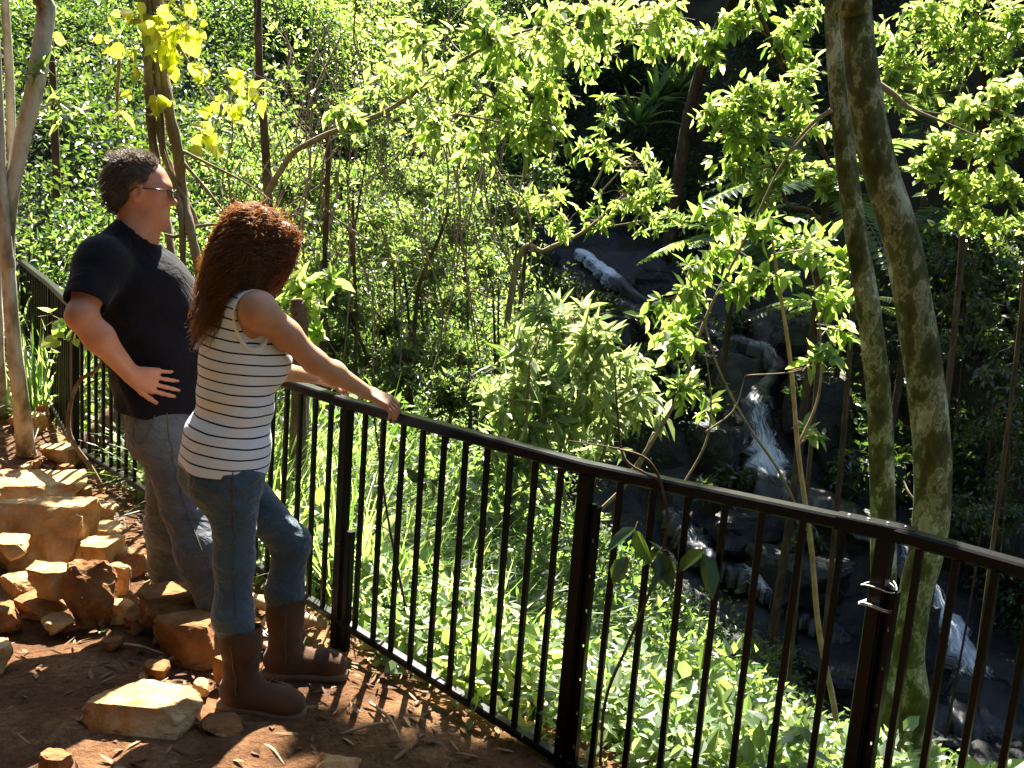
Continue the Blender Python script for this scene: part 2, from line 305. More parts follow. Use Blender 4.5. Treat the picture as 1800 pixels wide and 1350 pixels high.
for run, pts, wh in zip(CREEK, creek_pts, WHITE):
    n = 190; P = spline(pts, n); W = .8 * np.interp(np.linspace(0, len(run) - 1, n), range(len(run)), [q[3] for q in run])
    fo = np.interp(np.linspace(0, len(run) - 1, n), range(len(run)), wh)
    T = np.gradient(P, axis=0); T[:, 2] = 0; T = unit(T); S = np.stack([T[:, 1], -T[:, 0], 0 * T[:, 0]], -1)
    k = np.linspace(-1, 1, 15); wob = 1 + .25 * np.sin(np.arange(n) * .9)[:, None] * np.sign(k) + .15 * np.sin(np.arange(n) * 2.3 + 1)[:, None]
    G = P[:, None] + S[:, None] * (W[:, None] * k[None] * wob)[..., None]
    gx, gy = G[..., 0], G[..., 1]; G[..., 2] += (.015 if run is CREEK[0] else .13) + .05 * (1 - k[None]**2) + .035 * wav(gx * 1.0, gy + G[..., 2], 8, 5, .6, 3.5) * (1 - k[None]**2) - .16 * k[None]**8
    i, j = np.meshgrid(np.arange(n - 1), np.arange(14), indexing='ij'); a = (i * 15 + j).ravel()
    foam = (fo[:, None] * (1 - .35 * k[None]**2)).ravel()
    tag(mk('water', G.reshape(-1, 3), np.stack([a, a + 1, a + 16, a + 15], -1), M['water'], attrs={'foam': foam, 'across': (W[:, None] * k[None] * 11).ravel(), 'along': np.repeat(np.concatenate([[0], np.cumsum(np.linalg.norm(np.diff(P, axis=0), axis=1))]) * 1.6, 15)}), kind='structure')
# ------------------------------------------------------------------ fence
M['fence'] = noisy('fence_metal', [(0.3, (0.002, 0.002, 0.002)), (0.6, (0.0032, 0.0031, 0.003)), (0.8, (0.016, 0.013, 0.01))], 14, 0.36, 0.25, 60, 0.002, spec=0.14)
M['screw'] = noisy('screw_metal', [(0.3, (0.2, 0.19, 0.17)), (0.7, (0.4, 0.38, 0.35))], 30, 0.4, 0, metal=0.8)
M['wire'] = noisy('tie_wire', [(0.3, (0.55, 0.55, 0.52)), (0.7, (0.75, 0.74, 0.7))], 30, 0.45, 0)
Zu = np.array([0, 0, 1.0])
def frame2(a, b):
    d = unit(np.append(b - a, 0)); return d, np.array([d[1], -d[0], 0])
def rail(parent, name, pts, ztop, w, h):
    """mitred rail along a plan polyline"""
    n = len(pts); V = []; zt = np.broadcast_to(np.asarray(ztop, float), (n,))
    for i in range(n):
        d0 = unit(pts[i] - pts[i - 1]) if i else None; d1 = unit(pts[i + 1] - pts[i]) if i < n - 1 else None
        if d0 is None: d0 = d1
        if d1 is None: d1 = d0
        m_ = unit(d0 + d1); nrm = np.array([m_[1], -m_[0]]) / max(.3, m_ @ d0); c = .006
        ztop = zt[i]
        for x, z in ((-w + c, ztop), (w - c, ztop), (w, ztop - c), (w, ztop - h + c), (w - c, ztop - h), (-w + c, ztop - h), (-w, ztop - h + c), (-w, ztop - c)):
            V.append([*(pts[i] + nrm * x), z])
    j = np.arange(8); k = (j + 1) % 8; F = [np.stack([j + 8 * i, k + 8 * i, k + 8 * i + 8, j + 8 * i + 8], -1) for i in range(n - 1)]
    return mk(name, V, [np.concatenate(F), np.arange(8)[None, ::-1], (np.arange(8) + 8 * (n - 1))[None]], M['fence'], parent, smooth=False)
bal_mesh = None
def baluster(parent, p, d, zb=.1125):
    global bal_mesh
    if bal_mesh is None:
        V, F = box((0, 0, 0), (.009, .009, .4125), bev=.002); bal_mesh = new_mesh('baluster', V, F, False); bal_mesh.materials.append(M['fence'])
    o = bpy.data.objects.new('baluster', bal_mesh); C.objects.link(o); o.parent = parent; bx = np.array(parent['_base'])
    tilt = random.uniform(-.006, .006)
    o.location = tuple(np.array([p[0], p[1], (zb + .9375) / 2]) - bx); o.scale = (1, 1, (.9375 - zb) / .825); o.rotation_euler = (tilt, random.uniform(-.006, .006), math.atan2(d[1], d[0]))
def run_balusters(parent, a, b, n, za=.1125, zb=.1125):
    d, s = frame2(a, b)
    for i in range(1, n + 1): baluster(parent, a + (b - a) * i / (n + 1), d, za + (zb - za) * i / (n + 1))
def post(parent, p, d, s, top=.93, half=.021):
    V, F = box((p[0], p[1], (top - .4) / 2), (half, half, (top + .4) / 2), d, s, Zu, bev=.004); mk('post', V, F, M['fence'], parent, smooth=False)
def plate(parent, p, d, s, z0, z1, holes):
    mb = MB(); c = np.array([p[0], p[1], 0.]); w = .018
    for e in (-1, 1): mb.add(*box(c + d * e * (w - .0075) + Zu * (z0 + z1) / 2, (.0075, .0022, (z1 - z0) / 2), d, s, Zu))
    zs = np.linspace(z0, z1, holes + 2)[1:-1]; e0 = z0
    for z in list(zs) + [z1 + .0055]:
        if z - .0055 - e0 > .001: mb.add(*box(c + Zu * (e0 + z - .0055) / 2, (w - .015, .0022, (z - .0055 - e0) / 2), d, s, Zu))
        e0 = z + .0055
    for e in (-1, 1): mb.add(*box(c + d * e * (w - .0012) + s * .014 + Zu * (z0 + z1) / 2, (.0012, .0115, (z1 - z0) / 2), d, s, Zu))
    V, F = mb.out(); mk('perforated_bracket', V, F, M['fence'], parent, smooth=False)

fb = (*FENCE[3], 0.0)
fence = thing('fence', 'long black metal baluster fence the woman leans on, running along the path edge', 'fence', fb)
main = FENCE[:7]
rail(fence, 'top_rail', main, RAIL_Z, .026, .038)
BZ = np.array([-.08, -.07, -.015, .1, .112, .112, .112]); rail(fence, 'bottom_rail', main, BZ, .021, .03)
for k, n in ((0, 4), (1, 7), (2, 10), (3, 7), (4, 8), (5, 8)): run_balusters(fence, main[k], main[k + 1], n, BZ[k], BZ[k + 1])
for k in (1, 2, 3, 4, 6):
    d, s = frame2(main[k], main[max(k - 1, 0)]); post(fence, main[k], d, s)
    if k in (1, 2): plate(fence, main[k] + .041 * d[:2], d, s, -.2, .84 if k == 2 else .8, 8)
    if k == 3: post(fence, main[k] + .05 * d[:2], d, s, .46, .015)
# sleeve that joins two lengths of top rail, with its screws
d, s = frame2(main[1], main[2]); sc_ = main[1] + .03 * d[:2]
mb = MB(); mb.add(*box((*sc_, RAIL_Z - .019), (.029, .0215, .1), s, Zu, d, bev=.004)); V, F = mb.out(); sl = mk('rail_sleeve', V, F, M['fence'], fence, smooth=False)
for e in (-.075, -.03, .02, .07):
    V, F = tube([np.array([*(sc_ + d[:2] * e), RAIL_Z + .0015]), np.array([*(sc_ + d[:2] * e), RAIL_Z + .005])], [.006, .0045], 8); mk('screw', V, F, M['screw'], sl)
mb = MB()
for z in (.79, .74, .735):
    th = np.linspace(0, 6.6, 22); c = main[1]; P = np.stack([c[0] + .045 * np.cos(th), c[1] + .045 * np.sin(th), z + .008 * np.sin(th * 2) + .002 * th], -1); mb.add(*tube(P, .0016, 5))
V, F = mb.out(); mk('tie_wire', V, F, M['wire'], fence)
far = thing('fence', 'far run of black fence behind the pale tree trunk at the left edge', 'fence', (*FENCE[7], 0.0))
fr = [FENCE[6] + .06 * unit(FENCE[7] - FENCE[6]), FENCE[7], FENCE[8]]
rail(far, 'top_rail', np.array(fr), RAIL_Z - .003, .026, .038); rail(far, 'bottom_rail', np.array(fr), .109, .021, .03)
run_balusters(far, fr[0], fr[1], 11); run_balusters(far, fr[1], fr[2], 16)
d, s = frame2(fr[1], fr[0]); post(far, fr[1], d, s); post(far, fr[2], d, s)

# ------------------------------------------------------------------ rocks
M['stone'] = noisy('sandstone', [(0.28, (0.18, 0.075, 0.024)), (0.4, (0.38, 0.2, 0.075)), (0.54, (0.52, 0.33, 0.15)), (0.72, (0.64, 0.5, 0.31))], 6, 0.9, 1.0, 22, 0.03, spec=0.25)
M['stone_red'] = noisy('red_stone', [(0.28, (0.12, 0.045, 0.016)), (0.5, (0.28, 0.125, 0.045)), (0.72, (0.44, 0.25, 0.11))], 6, 0.9, 1.0, 20, 0.03, spec=0.2)
M['stone_dark'] = M['wet_rock']
def ico(sub):
    import bmesh
    bm = bmesh.new(); bmesh.ops.create_icosphere(bm, subdivisions=sub, radius=1); bm.verts.ensure_lookup_table()
    V = np.array([v.co for v in bm.verts]); F = np.array([[v.index for v in f.verts] for f in bm.faces]); bm.free(); return V, F
ICO = {k: ico(k) for k in (2, 3, 4, 5)}
def rock(name, label, c, size, rot=0, tilt=(0, 0), seed=1, sub=4, mat='stone', cuts=9, rough=.05, flat_top=.5, group=None, cat='rock'):
    """broken stone: a lump cut by joint planes, then chipped; c = centre of its base on the ground"""
    r = np.random.default_rng(seed); V, F = ICO[sub]; V = V.copy() * 1.25
    planes = [(np.array([0, 0, 1.0]), flat_top)] + [(unit(r.normal(size=3) * [1, 1, .6]), r.uniform(.58, .95)) for _ in range(cuts)]
    for n_, d_ in planes:
        ex = V @ n_ - d_; V = V - np.where(ex > 0, ex, 0)[:, None] * n_ * .985
    nz = np.array([noise.fractal(Vector(p * 1.9) + Vector((seed * 3.1, 0, 0)), 1.0, 2.0, 5) for p in V]); nz2 = np.array([noise.noise(Vector(p * 7) + Vector((0, seed * 2.3, 0))) for p in V])
    V = V * (1 + rough * 2.2 * nz + rough * .6 * nz2)[:, None]
    lo, hi = V.min(0), V.max(0); V = (V - (lo + hi) / 2) / (hi - lo) * np.asarray(size)
    ca, sa = math.cos(rot), math.sin(rot); V = V @ np.array([[ca, sa, 0], [-sa, ca, 0], [0, 0, 1]])
    a, b_ = tilt; V = V @ np.array([[math.cos(a), 0, -math.sin(a)], [0, 1, 0], [math.sin(a), 0, math.cos(a)]]) @ np.array([[1, 0, 0], [0, math.cos(b_), math.sin(b_)], [0, -math.sin(b_), math.cos(b_)]])
    c = np.asarray(c, float); V = V + [0, 0, size[2] * .36]
    o = put(name, new_mesh(name, V, F, False), M[mat]); o.location = tuple(c)
    return tag(o, label, cat, group)
def rpx(x0, x1, y0, y1, label, seed, hk=1.0, dk=.8, dy=0.0, **kw):
    """rock whose outline fills the given photo box and that rests on the path"""
    z = kw.pop('z', 0.0); g = on((x0 + x1) / 2, y1, z); ppm = FPX / (g[1] * math.cos(PITCH) + (HCAM - z) * math.sin(PITCH)); w = (x1 - x0) / ppm
    dep = w * dk; g = g + np.array([0, dep * .45 + dy, 0])
    vis = (y1 - y0) / ppm; el = math.atan2(HCAM, g[1]); h = max(.35 * w, (vis - dep * math.sin(el) * .8) / math.cos(el)) * hk
    return rock('rock', label, (g[0], g[1], z - .1 * h), (w, dep, h * 1.25), seed=seed, **kw)
RG = 'broken sandstone rocks heaped beside the path'
rpx(-60, 140, 868, 1020, 'large sandstone block with a broad sunlit top at the left edge', 11, 1.15, .75, rot=.3, flat_top=.6, cuts=7)
rpx(36, 140, 978, 1052, 'pale rounded stone with a green moss spot, wedged below the large block', 12, .9, .7, z=.1)
rpx(2, 102, 1030, 1090, 'low brown stone in front of the mossy stone at left', 13, .9, .8, mat='stone_red')
rpx(94, 192, 980, 1106, 'upright rough stone standing between the low stones', 14, 1.0, .7, rough=.08, mat='stone_red', flat_top=.8)
rpx(172, 236, 1040, 1097, 'small flat-topped stone just left of the broad slab', 15, .8, .9)
rpx(222, 372, 1008, 1104, 'broad flat slab in front of the man\'s back leg', 16, .85, .8, z=.06, flat_top=.4, mat='stone_red')
rpx(256, 378, 1066, 1172, 'dark rounded boulder beside the woman\'s front boot', 17, 1.0, .8, mat='stone_red', rough=.03, flat_top=.75)
rpx(120, 332, 1196, 1308, 'wide cracked tan slab lying alone in the foreground', 18, .8, .66, rot=.2, flat_top=.32, sub=5, cuts=8)
rpx(-80, 112, 800, 912, 'layered pale ledge stone near the foot of the left tree', 19, .8, .9, flat_top=.5)
rpx(30, 72, 868, 898, 'small round brown stone under the layered ledge', 20, 1.0, .9, sub=3, mat='stone_red')
rpx(128, 206, 905, 962, 'sunlit slab leaning behind the large block', 21, .8, .8)
rpx(368, 408, 1150, 1216, 'reddish stone half hidden behind the woman\'s front boot', 22, 1.0, .9, mat='stone_red')
rpx(338, 424, 1258, 1304, 'dark low stone on the ground left of the front boot toe', 23, .9, .8, mat='stone_red')
rpx(548, 628, 1322, 1382, 'mossy stone cut off by the bottom edge of the picture', 24, .9, .8)
rpx(58, 118, 1312, 1372, 'brown stone at the bottom left corner of the picture', 25, .9, .8, mat='stone_red')
rpx(-70, 8, 1100, 1190, 'stone cut by the left edge beside the sunlit soil', 26, .7, .8)
rpx(0, 70, 718, 762, 'pale blocky stone behind the left tree trunk', 27, 1.0, .8)
rpx(60, 82, 708, 752, 'narrow orange stone right of the left tree trunk', 28, 1.0, .9, sub=3, mat='stone_red')
rpx(186, 226, 985, 1040, 'small stone on the pile behind the flat-topped stone', 29, 1.0, .9, sub=3, z=.05)
rpx(-30, 40, 935, 985, 'block half out of frame behind the mossy stone', 30, 1.0, .9, sub=3, z=.25)
for i, (x0, x1, y0, y1, z, lab, mt) in enumerate([(-20, 62, 1000, 1066, .0, 'angular tan stone under the large block at the left edge', 'stone'), (128, 214, 938, 1004, .05, 'tilted tan block between the leaning slab and the upright stone', 'stone'), (196, 262, 962, 1016, .0, 'wedge-shaped stone next to the pale dead branch', 'stone_red'), (56, 124, 1078, 1118, .0, 'flat chip of stone in front of the low brown stone', 'stone'), (236, 300, 926, 972, .0, 'pale stone behind the dead branch near the man\'s leg', 'stone'), (150, 200, 880, 916, .0, 'squat stone near the foot of the fence, behind the leaning slab', 'stone'), (104, 156, 850, 892, .0, 'orange stone right of the layered ledge', 'stone_red'), (206, 262, 1074, 1112, .0, 'broken stone below the flat-topped stone', 'stone_red'), (-30, 34, 1058, 1112, .0, 'rough stone at the left edge above the sunlit soil', 'stone_red'), (60, 130, 776, 820, .0, 'sunlit stone right of the foot of the pale forked tree', 'stone')]):
    rpx(x0, x1, y0, y1, lab, 40 + i, 1.0, .8, z=z, mat=mt, rot=i * .7, cuts=7)
r_ = np.random.default_rng(5)
for i in range(46):                                        # loose rubble along the foot of the fence
    t = r_.uniform(0, 1); p = FENCE[4] * (1 - t) + FENCE[6] * t if i < 30 else FENCE[3] * (1 - t) + FENCE[4] * t
    q = p - unit(np.array([.65, .76])) * r_.uniform(.1, .75) + r_.normal(size=2) * .05; w = r_.uniform(.04, .12)
    mt = str(r_.choice(['stone', 'stone_red'])); big = 'fist-sized' if w > .08 else 'small'; hue = 'tan' if mt == 'stone' else 'red-brown'; where = 'along the fence foot behind the man' if i < 30 else 'between the two people and the fence foot'
    rock('rubble_stone', f'{big} {hue} loose stone in the rubble {where}', (q[0], q[1], 0), (w, w * r_.uniform(.6, 1), w * r_.uniform(.4, .8)), rot=r_.uniform(0, 6), seed=100 + i, sub=2, mat=mt, cuts=6, group=f'{big} {hue} stones {where}', cat='stone')
for i, (x, y, Y, w, h, lab) in enumerate([(1190, 660, 14.9, 1.4, .8, 'rounded dark boulder left of the middle cascade'), (1440, 740, 14.0, 1.5, 1.7, 'tall dark boulder right of the narrow fall'), (1265, 800, 13.2, 1.0, 1.1, 'dark boulder left of the narrow fall'), (985, 545, 17.0, 1.9, .9, 'broad bluish rock below the highest cascade'), (915, 470, 18.0, 1.4, .9, 'sloping grey rock at the left of the highest cascade'), (1150, 500, 17.4, 1.0, .7, 'dark rock right of the highest cascade'), (1400, 1010, 11.6, 1.3, .8, 'flat dark rock between the two lower streams'), (1480, 1180, 10.9, 1.6, .8, 'low wet rock below the braided stream'), (1790, 1010, 12.2, 1.3, 1.9, 'steep dark rock right of the lowest waterfall'), (1590, 1120, 11.2, .8, 1.1, 'dark rock left of the lowest waterfall'), (1300, 930, 12.3, 1.0, .6, 'low dark rock under the splash pool'), (1080, 590, 15.9, 1.6, .9, 'grey rock face behind the sunlit shrub'), (1395, 590, 15.2, .9, .7, 'dark rock above the bend of the cascade'), (1540, 850, 13.2, 1.0, .9, 'dark rock behind the twin trunks')]):
    p = at(x, y, Y); rock('boulder', lab, (p[0], p[1], min(p[2], float(ground(p[:1], p[1:2])[0]) + .25) - h * .45), (w, w * .8, h), rot=i, seed=60 + i, sub=4, mat='stone_dark', rough=.07, cat='boulder', group='wet boulders in the creek')

# ------------------------------------------------------------------ logs, sticks and leaf litter
M['log'] = noisy('old_log', [(0.3, (0.06, 0.035, 0.018)), (0.55, (0.17, 0.11, 0.06)), (0.75, (0.3, 0.22, 0.13))], 8, 0.92, 0.8, 30, 0.015, (1, 1, 1))
M['stick'] = noisy('pale_stick', [(0.3, (0.25, 0.15, 0.07)), (0.7, (0.5, 0.36, 0.2))], 12, 0.8, 0.4, 60, 0.004)
def log(name, label, pts, R, mat, n=12, k=30, cat='branch'):
    P = spline(pts, k); r0 = np.interp(np.linspace(0, 1, k), np.linspace(0, 1, len(R)), R); r0 = r0 * (1 + .08 * np.sin(np.arange(k) * 1.7) + .05 * np.sin(np.arange(k) * .7))
    V, F = tube(P, r0, n); return tag(mk_top(name, V, F, M[mat], P[0]), label, cat)
log('fallen_log', 'thick brown fallen log lying behind the fence by the left tree', [at(95, 832, 5.9), at(150, 798, 5.95), at(205, 745, 6.0), at(262, 682, 6.1)], [.1, .11, .105, .09], 'log', cat='log')
log('dead_branch', 'pale dead branch on the ground behind the rocks, pointing at the man\'s leg', [on(150, 962, .04), on(200, 968, .06), on(262, 990, .05)], [.03, .034, .028], 'stick')
log('dead_branch', 'pale curved branch lying between the two pairs of feet by the fence', [on(400, 1040, .03), on(470, 1062, .05), on(530, 1088, .05), on(575, 1100, .03)], [.022, .03, .03, .018], 'stick')
log('dead_branch', 'thin stick leaning on the large sandstone block', [on(-10, 905, .1), at(50, 905, 4.9), at(85, 870, 5.0)], [.012, .012, .008], 'stick', 6)
for i, (a, b_, lab) in enumerate([((250, 1190), (330, 1140), 'short thin twig between the dark boulder and the tan slab'), ((180, 1130), (290, 1150), 'straight twig on shaded soil left of the dark boulder'), ((600, 1290), (690, 1270), 'twig on the litter right of the front boot'), ((440, 1300), (500, 1345), 'twig at the bottom below the front boot'), ((650, 1235), (705, 1300), 'short pale twig near the fence foot at the bottom')]):
    A, B_ = on(*a, .012), on(*b_, .015); log('twig', lab, [A, (A + B_) / 2 + [0.01, .012, .006], B_], [.005, .006, .003], 'stick', 5, 10, 'twig')
# ------------------------------------------------------------------ leaves
def leaf_arrays(P, D, Nn, Ln, Wd, fold=.25, droop=.1, rich=False):
    """P base, D axis, Nn upper side, length, width -> folded leaves; rich = two quads, else two triangles"""
    n = len(P); D = unit(D); S = unit(np.cross(D, Nn)); U = np.cross(S, D); Ln = np.broadcast_to(Ln, (n,))[:, None]; Wd = np.broadcast_to(Wd, (n,))[:, None] * .5
    tip = P + D * Ln - U * Ln * droop
    if not rich:
        l = P + D * Ln * .42 + S * Wd + U * Wd * fold; r = P + D * Ln * .42 - S * Wd + U * Wd * fold
        V = np.stack([P, r, tip, l], 1).reshape(-1, 3); a = np.arange(n)[:, None] * 4
        return V, np.concatenate([a + [0, 1, 2], a + [0, 2, 3]])
    l1 = P + D * Ln * .25 + S * Wd * .85 + U * Wd * fold; l2 = P + D * Ln * .62 + S * Wd * .8 + U * (Wd * fold - Ln * droop * .35)
    r1 = P + D * Ln * .25 - S * Wd * .85 + U * Wd * fold; r2 = P + D * Ln * .62 - S * Wd * .8 + U * (Wd * fold - Ln * droop * .35)
    V = np.stack([P, r1, r2, tip, l2, l1], 1).reshape(-1, 3); a = np.arange(n)[:, None] * 6
    return V, np.concatenate([a + [0, 1, 2, 3], a + [0, 3, 4, 5]])
def heart_arrays(P, D, Nn, Ln):
    """broad heart-shaped leaves"""
    n = len(P); D = unit(D); S = unit(np.cross(D, Nn)); U = np.cross(S, D); Ln = np.broadcast_to(Ln, (n,))[:, None]
    out = [(0, 0, 0), (-.12, .22, .03), (.05, .45, .06), (.4, .48, .05), (.75, .28, .0), (1.08, 0, -.12), (.75, -.28, .0), (.4, -.48, .05), (.05, -.45, .06), (-.12, -.22, .03)]
    V = np.stack([P + D * Ln * a + S * Ln * b + U * Ln * c for a, b, c in out], 1).reshape(-1, 3); a = np.arange(n)[:, None] * 10
    return V, [np.concatenate([a + [0, 1, 2, 3], a + [0, 3, 4, 5], a + [0, 5, 6, 7], a + [0, 7, 8, 9]])]
def ball(n, r, shell=.35):
    v = unit(r.normal(size=(n, 3))); return v * (shell + (1 - shell) * r.uniform(0, 1, (n, 1)))**.6
def tints(r, n, per, lo=0, hi=1, sd=.25):
    t = np.clip(r.normal((lo + hi) / 2, sd, n), 0, 1); return np.tile(t, per)
class Plant:
    """trunk / branches / crown of one plant; skeleton given as polylines, foliage as sprays of leafy twigs filling blobs"""
    def __init__(s, name, label, cat, base, leaf='leaf_green', bark='bark_dark', twig='twig', group=None, seed=0):
        s.o = thing(name, label, cat, base, group); s.leaf, s.bark, s.twig = leaf, bark, twig; s.r = np.random.default_rng(seed + 1000); s.sk = []; s.br = MB(); s.lv = MB(); s.nl = []; s.hb = False
    def trunk(s, pts, R, n=12, k=40, name='trunk', wob=.04):
        P = spline(pts, k); rr = np.interp(np.linspace(0, 1, k), np.linspace(0, 1, len(R)), R) * (1 + wob * np.sin(np.arange(k) * 1.3) + wob * .7 * s.r.normal(size=k) * .5)
        V, F = tube(P, rr, n); mk(name, V, F, M[s.bark], s.o); s.sk.append(np.c_[P, rr]); return P
    def limb(s, pts, R, k=18, n=6):
        P = spline(pts, k); rr = np.interp(np.linspace(0, 1, k), np.linspace(0, 1, len(R)), R); V, F = tube(P, rr, n); s.br.add(V, F); s.hb = True; s.sk.append(np.c_[P, rr]); return P
    def near(s, p):
        A = np.concatenate(s.sk); d = np.linalg.norm(A[:, :3] - p, axis=1) + np.maximum(0, A[:, 2] - p[2] + .0) * .8; return A[d.argmin(), :3]
    def blob(s, c, rad, twigs=24, per=12, ln=.07, wd=.032, droop=.15, rich=False, up=1.0, limb=.012, whorl=False, tlen=.35, heart=False, hang=.15, bias=0.0):
        c = np.asarray(c, float); rad = np.broadcast_to(np.asarray(rad, float), (3,)); r = s.r
        if limb and s.sk:
            a = s.near(c); mid = (a + c) / 2 + r.normal(size=3) * np.linalg.norm(c - a) * .1 + [0, 0, np.linalg.norm(c - a) * .06]; LP = s.limb([a, mid, c + rad * r.normal(size=3) * .2], [limb, limb * .7, limb * .35], 12, 5)
        else: LP = c + rad * ball(8, r) * .5
        ends = c + rad * ball(twigs, r, .3)
        st = LP[r.integers(len(LP) // 3, len(LP), twigs)]; st = ends + (st - ends) * np.minimum(1, tlen / np.maximum(np.linalg.norm(st - ends, axis=1), 1e-3))[:, None] * (1 + .8 * r.uniform(size=(twigs, 1)))
        md = (st + ends) / 2 + r.normal(size=(twigs, 3)) * .05 * tlen + [0, 0, .08 * tlen]; ends = ends - [0, 0, hang * tlen * .5]
        for a, m_, e in zip(st, md, ends): V, F = tube([a, m_, e], [max(limb, .006) * .35, max(limb, .006) * .25, .0012], 3, False); s.br.add(V, F)
        s.hb = True
        u = r.uniform(.2, 1.02, (twigs, per)) if not whorl else np.clip(1 - np.abs(r.normal(0, .12, (twigs, per))), .3, 1)
        u = u[..., None]; P = ((1 - u)**2 * st[:, None] + 2 * u * (1 - u) * md[:, None] + u**2 * ends[:, None]).reshape(-1, 3)
        T = np.repeat(unit(ends - st), per, 0); n = len(P); side = unit(np.cross(T, r.normal(size=(n, 3)))); k = .45 if not whorl else r.uniform(.0, .55, (n, 1))
        D = unit(T * k + side + [0, 0, -hang] + r.normal(size=(n, 3)) * .15); Nn = unit(np.array([0, 0, up]) + r.normal(size=(n, 3)) * .45 + 1e-3)
        sc = np.clip(r.normal(1, .32, n), .35, 1.8)
        V, F = heart_arrays(P, D, Nn, ln * sc) if heart else leaf_arrays(P, D, Nn, ln * sc, wd * sc, .25, droop, rich)
        s.heart = heart; s.lv.add(V, F); t = np.clip(r.normal(.5 + bias, .25, n), 0, 1); s.nl.append(np.tile(t, 4 if heart else 2))
    def strap(s, c, n, ln, wd, spread=.6, droop=.5, seg=5, base_r=.04, up=1.0, aim=None):
        """rosette or tussock of arching strap leaves"""
        r = s.r; a = r.uniform(0, 6.283, n); el = r.uniform(.15, 1, n) * spread
        H = np.stack([np.cos(a), np.sin(a), 0 * a], -1)
        if aim is not None: H = unit(H + np.array([aim[0], aim[1], 0.0]))
        Ls = ln * r.uniform(.55, 1.1, n); t = np.linspace(0, 1, seg + 1); c = np.asarray(c, float)
        P = c + H[:, None] * (base_r * r.uniform(0, 1, n))[:, None, None] + (H[:, None] * (np.sin(el)[:, None] * t + droop * .5 * el[:, None] * t**2)[..., None] + np.array([0, 0, 1.0]) * ((np.cos(el) * up)[:, None] * t - droop * el[:, None] * t**2.2)[..., None]) * Ls[:, None, None]
        S = np.stack([-H[:, 1], H[:, 0], 0 * a], -1); S = unit(S + r.normal(size=(n, 3)) * .25); w = wd * .5 * (1 - t**2.5) * (1 - .5 * (1 - t)**3)
        V = np.stack([P - S[:, None] * w[None, :, None], P + S[:, None] * w[None, :, None]], 2); base = (np.arange(n) * (seg + 1) * 2)[:, None] + (np.arange(seg) * 2)[None]
        F = np.stack([base, base + 1, base + 3, base + 2], -1).reshape(-1, 4); s.lv.add(V.reshape(-1, 3), F); s.nl.append(np.repeat(np.clip(r.normal(.5, .25, n), 0, 1), seg))
    def frond(s, a, dirn, ln, pin=22, wd=.16, droop=.5):
        """pinnate fern frond: rachis with paired leaflets"""
        r = s.r; d = unit(np.asarray(dirn, float)); t = np.linspace(0, 1, pin); P = a + d * ln * t[:, None] + np.array([0, 0, -droop * ln]) * (t**2)[:, None]
        V, F = tube(P, np.interp(t, [0, 1], [.006, .0015]), 3, False); s.br.add(V, F); s.hb = True
        T = unit(np.gradient(P, axis=0)); S = unit(np.cross(T, [0, 0, 1.0])); w = wd * np.sin(np.pi * np.clip(t * .86 + .12, 0, 1))**.8
        for e in (-1, 1):
            D = unit(S * e + T * .45 + r.normal(size=(pin, 3)) * .06); U = np.cross(S, T)
            V, F = leaf_arrays(P, D, U, w, np.full(pin, ln / pin * 1.15), .15, .18, True); s.lv.add(V, F); s.nl.append(np.tile(np.clip(r.normal(.55, .2, pin), 0, 1), 2))
    def done(s, crown='crown', branches='branches', leaves=0):
        if s.hb: V, F = s.br.out(); mk(branches, V, F, M[s.twig], s.o)['kind'] = 'stuff'
        if s.nl and leaves: s.single(leaves)
        if s.nl:
            if not s.lv.V: return s.o
            V, F = s.lv.out(); ks = list(s.lv.F.keys()); t = np.concatenate(s.nl)
            o = mk(crown, V, F, M[s.leaf], s.o, smooth=False, attrs={'tint': t} if len(t) == sum(len(f) for f in F) else {'tint': np.resize(t, sum(len(f) for f in F))}); o['kind'] = 'stuff'
        return s.o
def single(s, count):
    """give the leaves that show largest an object each, the rest stay one part"""
    V, F = s.lv.out(); F = F[0]; t = np.concatenate(s.nl)
    lab = np.empty(len(V), int); nv = 10 if s.heart else 6; leaf_id = F[:, 0] // nv; nleaf = len(V) // nv; c = V.reshape(nleaf, nv, 3)
    u, v_, dz = pixel(c.mean(1)); size = np.linalg.norm(c.max(1) - c.min(1), axis=1) / np.maximum(dz, .1); size[(u < 0) | (u > 1800) | (v_ < 0) | (v_ > 1350)] = 0
    pick = np.argsort(-size)[:count]; pick = pick[size[pick] > 0]; base = np.array(s.o['_base']); order = np.argsort(leaf_id, kind='stable'); per = len(F) // nleaf; Fs = F[order].reshape(nleaf, per, -1); ts = t[order].reshape(nleaf, per)
    for i in pick:
        me = new_mesh('leaf', c[i] - c[i, 0], Fs[i] - i * nv, False, {'tint': ts[i]}); put('leaf', me, M[s.leaf], s.o, tuple(c[i, 0] - base))
    keep = np.setdiff1d(np.arange(nleaf), pick); s.lv = MB(); s.nl = []
    if len(keep): s.lv.add(c[keep].reshape(-1, 3), (Fs[keep] - keep[:, None, None] * nv + (np.arange(len(keep)) * nv)[:, None, None]).reshape(-1, Fs.shape[2])); s.nl = [ts[keep].ravel()]
    else: s.nl = [np.zeros(0)]
Plant.single = single; Plant.heart = False
def px_blob(p, x, y, Y, rpx_, deep=1.0, **kw):
    r = rpx_ * Y / FPX; p.blob(at(x, y, Y), (r, r * deep, r * kw.pop('flat', .8)), **kw)

